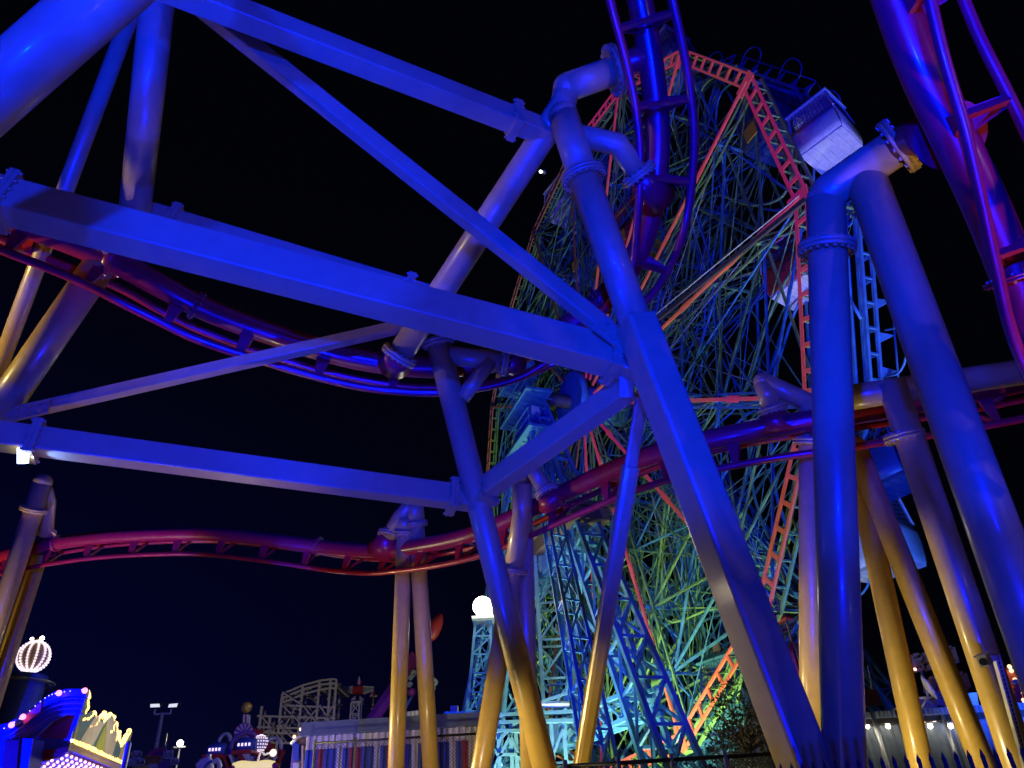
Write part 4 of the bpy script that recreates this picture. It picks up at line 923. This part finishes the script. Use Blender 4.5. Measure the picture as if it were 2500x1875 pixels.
bulbs(crest, [(218, 1774), (230, 1770), (240, 1755), (256, 1739), (258, 1748), (250, 1762), (264, 1750), (268, 1742), (278, 1752), (276, 1756)], 30, .028, 'bulb_warm', gb)
bulbs(crest, [(266, 1786), (274, 1786), (276, 1770), (284, 1764), (282, 1780), (284, 1800), (280, 1806), (292, 1786), (290, 1808), (296, 1818)], 30, .028, 'bulb_warm', gb)
bulbs(crest, [(316, 1784), (300, 1812), (296, 1818)], 6, .034, 'bulb_warm', gb)
bulbs(crest, [(177, 1808), (220, 1826), (262, 1846), (298, 1862)], 26, .03, 'bulb_warm', gb, .5)
mb = MB(); mb.slab([G(x, y, -.08) for x, y in ((172, 1814), (296, 1866), (294, 1871), (170, 1820))], V((0, .15, 0))); mb.build('ledge', 'tan', crest)
mb = MB(); mb.slab([G(x, y, -.02) for x, y in ((170, 1821), (292, 1872), (290, 1882), (166, 1832))], V((0, .15, 0))); mb.build('lower_fascia', 'tan', crest)
cn = fN if fN.dot(CAM - fP) > 0 else -fN
l = point('crest_light', G(240, 1815) + cn * 1.7, 75, (1, .82, .5), .3); l.parent = crest; l.location = l.location - crest.location
# bulb canopy underneath
fc = thing('bulb_canopy', 'red and white canopy covered with rows of white bulbs', 'canopy', V((Fp(150, 1860, Yf - .6).x, Yf - .6, 0)))
rows = 8
zc = G(168, 1833).z
def Hc(x, y): return onp(x, y, V((0, 0, zc)), V((0, 0, 1)))
cb = [Hc(166, 1834), Hc(288, 1884), Hc(250, 1899), Hc(70, 1869)]
mb = MB(); mb.slab(cb, V((0, 0, .12))); mb.build('ceiling', 'tan', fc)
for k in range(4):
    mb = MB(); a, b = lerp(cb[0], cb[3], k / 4 + .02), lerp(cb[1], cb[2], k / 4 + .02); a2, b2 = lerp(cb[0], cb[3], k / 4 + .13), lerp(cb[1], cb[2], k / 4 + .13)
    mb.slab([a, b, b2, a2], V((0, 0, -.02))); mb.build('red_stripe', 'carred', fc)
for r_ in range(6):
    for k in range(12):
        u_ = (k + .5 * (r_ % 2)) / 12 * .96 + .02; v_ = r_ / 5.5 + .04; p = lerp(lerp(cb[0], cb[1], u_), lerp(cb[3], cb[2], u_), v_)
        place('bulb_unit', 'bulb', fc, p + V((0, 0, -.05)), scale=.0016 * (p - CAM).length)

# ball lantern tower
Yl = 27
lc = vy(82, 1603, Yl); rl = (vy(117, 1603, Yl) - lc).x
bt = thing('ball_lantern', 'striped globe of pearl bulbs on a blue tower at the left', 'lantern', V((lc.x - .1, Yl, 0)))
mb = MB(); mb.ball(lc, rl * .93, 28, 18); mb.build('globe', 'tan', bt)
for k in range(12):
    a = 2 * PI * k / 12 + .2
    for j in range(15):
        e_ = PI * (j + .7) / 16.4; place('bulb_pearl', 'bulb', bt, lc + V((math.sin(e_) * math.cos(a), math.sin(e_) * math.sin(a), math.cos(e_))) * rl, scale=.042)
q = vy(90, 1563, Yl); mb = MB(); mb.tube(lc + V((0, 0, rl)), q, .06, n=10); mb.build('finial', 'gold', bt)
mb = MB(); mb.ball(vy(78, 1560, Yl), .06, 10, 8); mb.ball(vy(103, 1558, Yl), .075, 10, 8); mb.build('finial_lamp', 'lamp_small', bt)
yy = vy(75, 1650, Yl).z; mb = MB(); cx = lc.x - .1
mb.sweep([V((cx, Yl, 0)), V((cx, Yl, yy - 1.6)), V((cx, Yl, yy - 1.2)), V((cx, Yl, yy - .1)), V((cx, Yl, yy))], circ(1, 28), scale=[.66, .6, .68, .72, .74]); mb.build('tower', 'stripe_blue', bt)
ring = thing('ring_walkway', 'oval metal ring around the blue lantern tower', 'ring', V((cx, Yl, vy(68, 1668, Yl).z)))
zr = vy(68, 1668, Yl).z; mb = MB()
for rr in (.98, .82): mb.path([V((cx + rr * math.cos(a * PI / 16), Yl + rr * math.sin(a * PI / 16), zr)) for a in range(32)], .04, 6, closed=True)
for a in range(8): mb.bar(V((cx + .82 * math.cos(a * PI / 4), Yl + .82 * math.sin(a * PI / 4), zr)), V((cx + .98 * math.cos(a * PI / 4), Yl + .98 * math.sin(a * PI / 4), zr)), .12, .04)
mb.build('hoop', 'steel', ring)
# blue round post beside the crest
p = vy(316, 1808, 16.5); t = thing('blue_post', 'round blue post right of the jagged crest', 'post', V((p.x, 16.5, 0))); mb = MB(); mb.sweep([V((p.x, 16.5, 0)), p - V((0, 0, .06)), p], circ(1, 16), scale=[.055, .055, .02]); mb.build('shaft', 'stripe_blue', t)
mb = MB(); mb.tube(V((p.x, 16.5, 0)), V((p.x, 16.5, .03)), .12, n=16); mb.build('base', 'steel', t)

# double floodlight post
Yp = 50; p = vy(397, 1742, Yp); t = thing('lamp_post', 'tall white post with two square floodlight heads', 'lamp post', V((p.x, Yp, 0)))
mb = MB(); mb.tube(V((p.x, Yp, 0)), p, .16, .1, n=14); mb.build('pole', 'white', t)
a, b = vy(379, 1732, Yp), vy(418, 1731, Yp)
for e_ in (a, b):
    mb = MB(); mb.path(spline([p, p + V(((e_ - p).x * .6, 0, -.03)), e_ - V((0, 0, .25)), e_], 6), .06, 8); mb.build('arm', 'white', t)
for (c4) in (((367, 1719), (389, 1718), (390, 1726), (367, 1727)), ((413, 1719), (434, 1717), (431, 1726), (410, 1727))):
    pg = [vy(x, y, Yp - .3) for x, y in c4]; mb = MB(); mb.slab([q_ + V((0, .03, 0)) for q_ in pg], V((0, .5, .15))); hd_ = mb.build('lamp_head', 'steel', t)
    mb = MB(); mb.slab(pg, V((0, .02, 0))); mb.build('lens', 'panel', hd_)
# teal pole, grey pole
for nm, lb, top_, m, r_ in (('teal_pole', 'teal pole behind the gold lettered sign', (406, 1791), 'teal', .1), ('grey_pole', 'thin dark pole right of the gold lettered sign', (422, 1826), 'steel', .07)):
    p = vy(*top_, 55); t = thing(nm, lb, 'pole', V((p.x, 55, 0))); mb = MB(); mb.tube(V((p.x, 55, 0)), p, r_, r_ * .9, n=12); mb.build('shaft', m, t)
    mb = MB(); mb._box(p - V((-.12, 0, 1.0)), V((.06, 0, 0)), V((0, .06, 0)), V((0, 0, .3))); mb.build('junction_box', m, t)
# small bright lamp post
p = vy(441, 1817, 58); t = thing('lamp_post', 'slim post with one small glaring lamp', 'lamp post', V((p.x, 58, 0))); mb = MB(); mb.tube(V((p.x, 58, 0)), p, .08, .06, n=10); mb.build('pole', 'galv', t)
mb = MB(); mb.ball(p + V((0, -.1, .05)), .22, 12, 8); mb.build('lamp', 'lamp_white', t); mb = MB(); mb._box(p - V((0, 0, .2)), V((.45, 0, 0)), V((0, .15, 0)), V((0, 0, .05))); mb.build('crossarm', 'steel', t)
l = point('slim_post_light', p + V((0, -1.6, .4)), 160, WHITE, .2); l.parent = t; l.location = l.location - t.location
# unlit square floodlights on posts
for lb, base_x, heads in (('short post with three square floodlights facing away, left of the gold sign', 331, ((334, 1842, 9, 6), (318, 1861, 8, 5), (343, 1860, 8, 5))), ('short post with two square floodlights, right of the gold sign', 421, ((411, 1842, 8, 7), (427, 1859, 7, 5)))):
    p = vy(base_x, 1850, 46); t = thing('floodlight_post', lb, 'lamp post', V((p.x, 46, 0)), 'unlit floodlight posts'); mb = MB(); mb.tube(V((p.x, 46, 0)), p, .09, n=10)
    for (x, y, w2, h2) in heads: mb.tube(p - V((0, 0, .3)), vy(x, y, 46), .035, n=6)
    mb.build('pole', 'steel', t)
    for (x, y, w2, h2) in heads:
        mb = MB()
        for (x1_, y1_, x2_, y2_) in ((x - w2, y - h2, x + w2, y - h2), (x + w2, y - h2, x + w2, y + h2), (x + w2, y + h2, x - w2, y + h2), (x - w2, y + h2, x - w2, y - h2), (x - w2, y + 2, x + w2, y + 2)): mb.bar(vy(x1_, y1_, 45.8), vy(x2_, y2_, 45.8), .08, .15)
        hd_ = mb.build('lamp_head', 'gridwhite', t); mb = MB(); c = vy(x, y, 45.95); mb._box(c, V((w2 * .02, 0, 0)), V((0, .05, 0)), V((0, 0, h2 * .02))); mb.build('lens', 'black', hd_)
# gold lettered sign
Yg = 48
gs = thing('lettered_sign', 'gold lettered ride sign in front of a pink arch', 'sign', V((vy(385, 1860, Yg).x, Yg, 0)))
mb = MB(); c = vy(386, 1856, Yg + .5); pts = [c + V((math.cos(a * PI / 16) * .75, 0, math.sin(a * PI / 16) * .62)) for a in range(17)]; mb.slab(pts, V((0, .2, 0))); mb.build('arch_panel', 'magenta', gs)
for rr in (.62, .75): mb = MB(); mb.path([c + V((math.cos(a * PI / 16) * rr, -.08, math.sin(a * PI / 16) * rr * .84)) for a in range(17)], .05, 8); mb.build('arch_band', 'pink', gs)
def letter(parent, segs, ox, oy, sx, sy, Y, m='gold', th=.08):
    mb = MB()
    for s in segs:
        for k in range(len(s) - 1): mb.bar(vy(ox + s[k][0] * sx, oy - s[k][1] * sy, Y), vy(ox + s[k + 1][0] * sx, oy - s[k + 1][1] * sy, Y), th, .12, up=(0, 1, 0))
    return mb.build('letter', m, parent)
LB = [[(0, 0), (0, 1), (.7, 1), (.85, .8), (.6, .55), (0, .55)], [(.6, .55), (.9, .3), (.7, 0), (0, 0)]]
LU = [[(0, 1), (0, .2), (.3, 0), (.6, 0), (.85, .2), (.85, 1)]]
LG = [[(.85, .85), (.6, 1), (.25, 1), (0, .75), (0, .25), (.25, 0), (.65, 0), (.85, .2), (.85, .45), (.5, .45)]]
LY = [[(0, 1), (.42, .5), (.85, 1)], [(.42, .5), (.42, 0)]]
for k, (L_, ox) in enumerate(((LB, 354), (LU, 363), (LG, 372), (LG, 381), (LY, 389))): letter(gs, L_, ox, 1864 - k * .4, 8, 17, Yg)
mb = MB(); mb._box(vy(360, 1880, Yg + .3), V((.7, 0, 0)), V((0, .3, 0)), V((0, 0, .4))); mb.build('base_panel', 'cream', gs)
mb = MB(); mb._box(vy(403, 1868, Yg + .2), V((.3, 0, 0)), V((0, .2, 0)), V((0, 0, .45))); mb.build('side_panel', 'purple', gs)
mb = MB()
for s in (-.5, .5): mb.bar(V((c.x + s, Yg + .5, 0)), V((c.x + s, Yg + .5, c.z)), .15, .15)
mb.build('leg', 'steel', gs)

# ------------------------------------------------------------------ spinning ride with globe and fan
Yr = 38
def R_(x, y, Y=Yr): return vy(x, y, Y)
pxm = (R_(601, 1800) - R_(600, 1800)).x
rd = thing('carnival_ride', 'red white and blue ride with a striped fan and gold globe', 'ride', V((R_(595, 1830).x, Yr, 0)))
c = R_(602, 1727); mb = MB(); mb.ball(c, 13 * pxm, 20, 14); mb.build('globe', 'gold', rd)
for k, m in enumerate(('stripe_white', 'carred', 'stripe_white')):
    mb = MB(); mb.slab([R_(594 + k * 4.2, 1744), R_(598.2 + k * 4.2, 1744), R_(597 + k * 4.4, 1767), R_(592.6 + k * 4.4, 1767)], V((0, .3, 0))); mb.build('neck_stripe', m, rd)
c = R_(594, 1790); rr = 23 * pxm
for k in range(24):
    a, a2 = 2 * PI * k / 24, 2 * PI * (k + 1) / 24; mb = MB()
    mb.slab([c, c + V((math.cos(a) * rr, 0, math.sin(a) * rr)), c + V((math.cos(a2) * rr, 0, math.sin(a2) * rr))], V((0, .2, 0))); mb.build('fan_blade', 'stripe_white' if k % 2 else 'magenta', rd)
mb = MB(); mb.tube(c - V((0, .1, 0)), c, 4 * pxm, n=16); mb.build('fan_hub', 'stripe_blue', rd)
c = R_(598, 1825, Yr - .3); mb = MB(); mb.path([c + V((math.cos(a * PI / 20) * 33 * pxm, 0, math.sin(a * PI / 20) * 33 * pxm)) for a in range(40)], .09, 8, closed=True)
for a in range(40): d = V((math.cos(a * PI / 20), 0, math.sin(a * PI / 20))); mb._box(c + d * 34.5 * pxm, d * .06, V((0, .06, 0)), V((0, 1, 0)).cross(d) * .05)
mb.build('hoop', 'purple', rd)
for (x, y, w_, h_, lb) in ((602, 1820, 24, 22, 0), (530, 1832, 22, 20, 0)):
    c = R_(x, y, Yr - .8); mb = MB(); mb.sweep([c - V((w_ * pxm, 0, 0)), c - V((w_ * .6 * pxm, 0, 0)), c + V((w_ * .6 * pxm, 0, 0)), c + V((w_ * pxm, 0, 0))], circ(1, 16), scale=[.2, h_ * pxm * .8, h_ * pxm * .8, .25]); mb.build('gondola', 'stripe_blue', rd)
    mb = MB(); mb._box(c - V((0, .1, h_ * .75 * pxm)), V((w_ * .95 * pxm, 0, 0)), V((0, .5, 0)), V((0, 0, .08))); mb.build('gondola_floor', 'carred', rd)
    mb = MB()
    for k in range(4): mb._box(c + V(((k - 1.5) * w_ * .35 * pxm, -h_ * .82 * pxm, 0)), V((.035, 0, 0)), V((0, .03, 0)), V((0, 0, .06)))
    mb.build('gondola_light', 'bulb_pearl', rd)
c = R_(548, 1812, Yr - .2); mb = MB(); mb.path([c + V((math.cos(a * PI / 12) * 14 * pxm, 0, math.sin(a * PI / 12) * 18 * pxm)) for a in range(13)], .1, 8); mb.build('canopy_hoop', 'galv', rd)
for (p, q, m) in (((585, 1835), (615, 1880), 'carred'), ((600, 1838), (625, 1880), 'stripe_white'), ((552, 1845), (566, 1880), 'carred'), ((560, 1845), (572, 1880), 'stripe_white'), ((690, 1830), (668, 1880), 'carred'), ((684, 1832), (670, 1872), 'stripe_white'), ((664, 1815), (648, 1850), 'carred'), ((657, 1835), (645, 1856), 'stripe_white')):
    mb = MB(); mb.bar(R_(*p, Yr - 1), R_(*q, Yr - 1), .26, .26); mb.build('sweep_arm', m, rd)
c = R_(636, 1815, Yr - .4); mb = MB(); mb.ball(c, 18 * pxm, 16, 12); mb.build('mirror_ball', 'gridwhite', rd)
for r_ in range(8):
    for k in range(9):
        e_ = PI * (r_ + .5) / 8; a = PI + PI * (k + .5) / 9; place('bulb_pearl', 'facet', rd, c + V((math.sin(e_) * math.cos(a), math.sin(e_) * math.sin(a), math.cos(e_))) * 18.3 * pxm, scale=.03)
c = R_(667, 1825, Yr - .2); mb = MB(); mb.path([c + V((math.cos(a * PI / 14) * 19 * pxm, 0, math.sin(a * PI / 14) * 21 * pxm)) for a in range(28)], .09, 8, closed=True); mb.build('hoop', 'galv', rd)
mb = MB(); mb.slab([R_(630, 1836, Yr - 1.3), R_(643, 1836, Yr - 1.3), R_(643, 1852, Yr - 1.3), R_(630, 1852, Yr - 1.3)], V((0, .3, 0))); mb.build('light_box', 'orange', rd)
mb = MB(); c = R_(595, 1880); mb.tube(V((c.x, Yr + .5, 0)), V((c.x, Yr + .5, R_(595, 1780).z)), .5, n=20); mb.build('centre_column', 'stripe_red', rd)
# white figurehead
wf = thing('white_figurehead', 'white scalloped cloud shaped ride front at the bottom edge', 'decoration', V((R_(508, 1860, 30).x, 30, 0))); pz = (vy(601, 1800, 30) - vy(600, 1800, 30)).x
mb = MB()
for (x, y, r_) in ((486, 1868, 8), (492, 1861, 8), (500, 1860, 9), (508, 1856, 9), (514, 1862, 8), (498, 1872, 12), (512, 1874, 10)): mb.ball(vy(x, y, 30), r_ * pz, 12, 8)
mb.build('cloud', 'white', wf); mb = MB(); mb.path(spline([vy(520, 1862, 29.8), vy(530, 1856, 29.8), vy(536, 1868, 29.8), vy(534, 1880, 29.8)], 5), .09, 8); mb.build('curl', 'white', wf)
mb = MB(); mb.path(spline([vy(498, 1874, 29.6), vy(510, 1862, 29.6), vy(518, 1858, 29.6)], 5), .04, 6); mb.build('blue_line', 'stripe_blue', wf)
mb = MB(); mb.bar(vy(509, 1852, 30), vy(510, 1842, 30), .14, .14); mb.build('lamp_stem', 'galv', wf)
mb = MB(); mb.bar(V((vy(500, 1870, 30).x, 30.1, 0)), V((vy(500, 1870, 30).x, 30.1, vy(500, 1870, 30).z)), .3, .2); mb.build('stand', 'black', wf)
# yellow hot-dog shaped sign
hs = thing('lit_sign', 'glowing yellow sausage shaped sign at the bottom edge', 'sign', V((vy(620, 1870, 28).x, 28, 0)))
mb = MB(); mb.path(spline([vy(570, 1874, 28), vy(590, 1868, 28), vy(620, 1870, 28), vy(650, 1866, 28), vy(668, 1869, 28)], 6), .14, 14); mb.build('bun', 'neon_yellow', hs)
mb = MB(); mb.ball(vy(671, 1869, 27.9), .1, 12, 8); mb.ball(vy(568, 1876, 27.9), .1, 12, 8); mb.build('tip', 'pink', hs)
mb = MB(); mb.bar(V((vy(620, 1870, 28).x, 28.1, 0)), vy(620, 1876, 28.1), .2, .15); mb.build('stand', 'black', hs)
# street lamp with hook near the kiosk
p = vy(667, 1838, 33); t = thing('gooseneck_lamp', 'small white gooseneck lamp between the red ride arms', 'lamp', V((p.x - .5, 33, 0))); mb = MB(); mb.path(spline([V((p.x - .6, 33, 0)), V((p.x - .6, 33, p.z - .5)), p + V((-.3, 0, -.05)), p], 6), .05, 8); mb.build('neck', 'white', t); mb = MB(); mb.ball(p, .14, 10, 8); mb.build('lamp', 'bulb_white', t)

l = point('gooseneck_light', p - V((0, 1.4, .2)), 70, (1, .9, .75), .15); l.parent = t; l.location = l.location - t.location

# ------------------------------------------------------------------ wooden coaster in the distance
Yw = 85
wc = thing('wooden_coaster', 'distant white timber roller coaster hill', 'roller coaster', V((vy(740, 1820, Yw).x, Yw, 0)))
pts_t = [(690, 1694), (740, 1673), (781, 1662), (808, 1658), (822, 1659)]
pxw = (vy(741, 1700, Yw) - vy(740, 1700, Yw)).x
def bent(x, y, Y, nm='post'):
    p = vy(x, y, Y); mb = MB(); mb.bar(V((p.x, Y, 0)), p, .24, .24); return mb.build(nm, 'wood', wc)
for Y_, k0 in ((Yw, 0), (Yw + 6, 10)):
    for (x, y) in pts_t + [(640, 1724), (660, 1748)]: bent(x + k0, y + k0 * .8, Y_)
    for dyo in (0, 10, 22):
        for i in range(len(pts_t) - 1):
            mb = MB(); mb.bar(vy(pts_t[i][0] + k0, pts_t[i][1] + dyo + k0, Y_), vy(pts_t[i + 1][0] + k0, pts_t[i + 1][1] + dyo + k0, Y_), .18, .18); mb.build('ledger', 'wood', wc)
    for yy in (1722, 1748, 1775, 1788, 1812):
        xl = 690 if yy < 1740 else 628; mb = MB(); mb.bar(vy(xl + k0, yy, Y_), vy(820 + k0, yy + 6, Y_), .18, .18); mb.build('ledger', 'wood', wc)
    for (p, q) in (((690, 1722), (742, 1775)), ((740, 1722), (781, 1775)), ((781, 1722), (735, 1775)), ((781, 1722), (815, 1778)), ((815, 1720), (781, 1778)), ((690, 1785), (725, 1720)), ((640, 1750), (690, 1812)), ((690, 1778), (742, 1830)), ((690, 1760), (650, 1800)), ((690, 1690), (735, 1720)), ((640, 1790), (690, 1770))):
        mb = MB(); mb.bar(vy(p[0] + k0, p[1], Y_ - .3), vy(q[0] + k0, q[1], Y_ - .3), .14, .14); mb.build('brace', 'wood', wc)
for (x, y) in pts_t: mb = MB(); mb.bar(vy(x, y + 14, Yw), vy(x, y + 14, Yw) + V((0, 6, 0)), .3, .3); mb.build('cross_tie', 'wood', wc)
rng = random.Random(3)
for k in range(40):
    x = rng.uniform(695, 815); y = rng.uniform(1700, 1800); a_ = rng.choice((-1, 1)); mb = MB(); mb.bar(vy(x, y, Yw + 3), vy(x + rng.uniform(12, 30), y + a_ * rng.uniform(4, 26), Yw + 3 + rng.uniform(-2, 2)), .13, .13); mb.build('brace', 'wood', wc)
mb = MB(); mb.bar(vy(628, 1812, Yw), vy(690, 1802, Yw), .2, .2); mb.bar(vy(640, 1800, Yw + 8), vy(760, 1690, Yw + 20), .15, .15); mb.build('ledger', 'wood', wc)
floodlight('distant floodlight on the ground in front of the timber coaster', V((vy(700, 1800, 60).x, 60, .5)), vy(770, 1720, 88), 5500, (1, .9, .82), 70, 'lamp_small', r=.3)
# parachute style tower
Yd = 95
dt = thing('swing_tower', 'distant white lattice tower ride with striped spire and two arms', 'ride', V((vy(871, 1765, Yd).x, Yd, 0))); q = vy(870, 1718, Yd)
mb = MB(); lattice(mb, V((q.x, Yd, 0)), q, 1.2, 1.0, 16, .18, (0, 1, 0)); mb.build('tower', 'white', dt)
mb = MB()
for (x, y) in ((866, 1708), (880, 1708)): mb.tube(vy(x, y + 8, Yd), vy(x, y - 8, Yd), .14, n=10); mb.ball(vy(x + (-4 if x < 870 else 4), y, Yd), .22, 10, 8)
mb._box(vy(873, 1716, Yd), V((.65, 0, 0)), V((0, .6, 0)), V((0, 0, .12))); mb.build('winch', 'white', dt)
mb = MB(); mb._box(vy(875, 1686, Yd), V((.62, 0, 0)), V((0, .62, 0)), V((0, 0, .36))); mb.build('cabin', 'carred', dt)
for k, h_ in enumerate((1672, 1660, 1651, 1660, 1672)):
    mb = MB(); x = 877 + (k - 2) * 3.2; mb.slab([vy(x - 1.6, 1678, Yd), vy(x - 1.6, h_ + 4, Yd), vy(x, h_, Yd), vy(x + 1.6, h_ + 4, Yd), vy(x + 1.6, 1678, Yd)], V((0, .5, 0))); mb.build('spire_fin', 'pink' if k % 2 else 'white', dt)
for s, xe in ((-1, 838), (1, 913)):
    mb = MB(); lattice(mb, vy(875 + s * 12, 1685, Yd), vy(xe, 1681, Yd), .75, .35, 5, .08, (0, 0, 1)); mb.build('arm', 'white', dt)
    c = vy(xe - 1 * s * 1, 1693, Yd); mb = MB()
    for k in range(8):
        a, a2 = 2 * PI * k / 8, 2 * PI * (k + 1) / 8
        mb2 = MB(); mb2.slab([c + V((0, 0, .35)), c + V((math.cos(a) * .5, math.sin(a) * .5, -.25)), c + V((math.cos(a2) * .5, math.sin(a2) * .5, -.25))], V((0, 0, -.08))); mb2.build('parachute_gore', 'white' if k % 2 else 'carred', dt)
    mb.tube(c, c - V((0, 0, 1.3)), .05, n=6); mb.ball(c - V((0, 0, 1.3)), .16, 8, 6); mb.ball(c - V((.1, 0, 1.7)), .15, 8, 6); mb.build('seat', 'gold', dt)

# pink pendulum ride
Yk = 62
pk = thing('pendulum_ride', 'pink ride boom with white scroll ornament rising between the slim posts', 'ride', V((vy(930, 1760, Yk).x, Yk, 0)))
mb = MB(); mb.beam(vy(900, 1775, Yk), vy(1018, 1600, Yk), 1.0, .5, up=(0, 1, 0)); mb.build('boom', 'magenta', pk)
mb = MB(); mb.bar(vy(910, 1765, Yk - .3), vy(958, 1700, Yk - .3), .55, .1, up=(0, 1, 0)); mb.build('boom_panel', 'pink', pk)
mb = MB(); c0_, c1_ = vy(1050, 1564, Yk - .2), vy(1078, 1496, Yk - .2); mb.sweep([lerp(c0_, c1_, k / 8) for k in range(9)], rect(1, .35), up=(0, 1, 0), scale=[.35, .75, .95, 1.0, 1.0, .95, .8, .5, .15]); mb.build('paddle', 'carred', pk)
mb = MB(); mb.bar(vy(1018, 1600, Yk), c0_, .2, .2); mb.build('paddle_stem', 'white', pk)
mb = MB()
for (x, y, r_) in ((1010, 1645, 8), (1003, 1655, 6), (1000, 1672, 6)):
    c = vy(x, y, Yk - .5); pts = [c + V((math.cos(a * .5) * r_ * .034 * (1 - a / 26), 0, math.sin(a * .5) * r_ * .034 * (1 - a / 26))) for a in range(22)]; mb.path(pts, .07, 6)
mb.build('scroll', 'cream', pk)
mb = MB(); mb.ball(vy(1006, 1690, Yk - .3), .35, 12, 8, .9); mb.build('counterweight', 'pink', pk)
mb = MB(); mb.bar(vy(960, 1780, Yk + .3), vy(1012, 1690, Yk + .3), .2, .2); mb.bar(V((vy(930, 1780, Yk).x, Yk + .4, 0)), vy(905, 1770, Yk + .4), .4, .4); mb.build('support', 'steel', pk)
a = [vy(x, y, 40) for x, y in ((990, 1750), (990, 1738), (1030, 1733), (1030, 1744))]
aw = thing('awning', 'curved cream striped awning above the booth roof between the slim posts', 'awning', V((a[0].x, 40, a[0].z)))
for k in range(8):
    mb = MB(); mb.slab([lerp(a[0], a[3], k / 8), lerp(a[1], a[2], k / 8), lerp(a[1], a[2], (k + 1) / 8), lerp(a[0], a[3], (k + 1) / 8)], V((0, .8, .1))); mb.build('gore', 'cream' if k % 2 else 'tan', aw)
mb = MB()
for s in (0, 3): mb.bar(V((a[s].x, 40.4, 0)), V((a[s].x, 40.4, a[s].z)), .12, .12)
mb.build('post', 'steel', aw)
# scroll head poking out right of the slim posts
p = vy(1062, 1672, 61); t = thing('horse_ornament', 'small cream carved ornament just right of the slim posts', 'decoration', p)
mb = MB(); mb.path(spline([vy(1056, 1655, 61), vy(1062, 1660, 61), vy(1066, 1667, 61), vy(1060, 1674, 61), vy(1060, 1684, 61)], 5), .13, 8); mb.build('carving', 'cream', t)

# ------------------------------------------------------------------ loading platform canopies under the wheel
lpf = thing('loading_platform', 'pale blue railed loading platform at the foot of the wheel', 'platform', V((vy(1300, 1800, 34).x, 34, 0)))
def L_(x, y, Y=34): return vy(x, y, Y)
mb = MB()
for (p, q, w_) in (((1180, 1748), (1400, 1738), .4), ((1190, 1765), (1400, 1760), .4), ((1180, 1785), (1290, 1785), .4)): mb.bar(L_(*p), L_(*q), w_, .13)
mb.build('deck_beam', 'paleblue', lpf)
for x in (1216, 1246, 1258, 1330, 1345, 1375): mb = MB(); p = L_(x, 1765); mb.bar(V((p.x, 34, 0)), p, .16, .16); mb.build('post', 'paleblue', lpf)
for (p, q) in (((1213, 1862), (1246, 1795)), ((1246, 1795), (1278, 1870)), ((1213, 1842), (1280, 1842)), ((1220, 1752), (1262, 1728)), ((1325, 1712), (1385, 1692)), ((1340, 1870), (1375, 1780)), ((1215, 1810), (1260, 1765))): mb = MB(); mb.bar(L_(*p, 33.9), L_(*q, 33.9), .11, .11); mb.build('brace', 'paleblue', lpf)
mb = MB(); mb.tube(L_(1318, 1720), L_(1390, 1720), .14, n=12); mb.tube(L_(1420, 1726), L_(1490, 1726), .1, n=12); mb.build('white_pipe', 'white', lpf)
# blue box frame behind booth
t = thing('roof_railing', 'small blue railing with a grey box above the booth roof', 'railing', L_(1110, 1766, 30)); mb = MB()
for (p, q) in (((1086, 1764), (1086, 1742)), ((1086, 1742), (1150, 1742)), ((1110, 1764), (1110, 1742)), ((1086, 1752), (1150, 1750))): mb.bar(L_(*p, 30), L_(*q, 30), .12, .12)
mb.build('rail', 'wblue', t); mb = MB(); mb._box(L_(1109, 1734, 30.2), V((.14, 0, 0)), V((0, .14, 0)), V((0, 0, .14))); mb.build('box', 'galv', t)
mb = MB()
for x in (1086, 1150): p = L_(x, 1764, 30); mb.bar(V((p.x, 30, 0)), p, .12, .12)
mb.build('leg', 'wblue', t)
# faint pale light high in the sky gap (strobe on a wire)
p = at(1320, 419, 60); t = thing('drone_light', 'tiny pale green light hanging in the dark sky', 'light', p); mb = MB(); mb.ball(p, .13, 10, 8); mb.build('lens', 'strobe', t); mb = MB(); mb.ball(p + cR * .28 + cF * .1, .2, 10, 8); mb.build('body', 'galv', t)
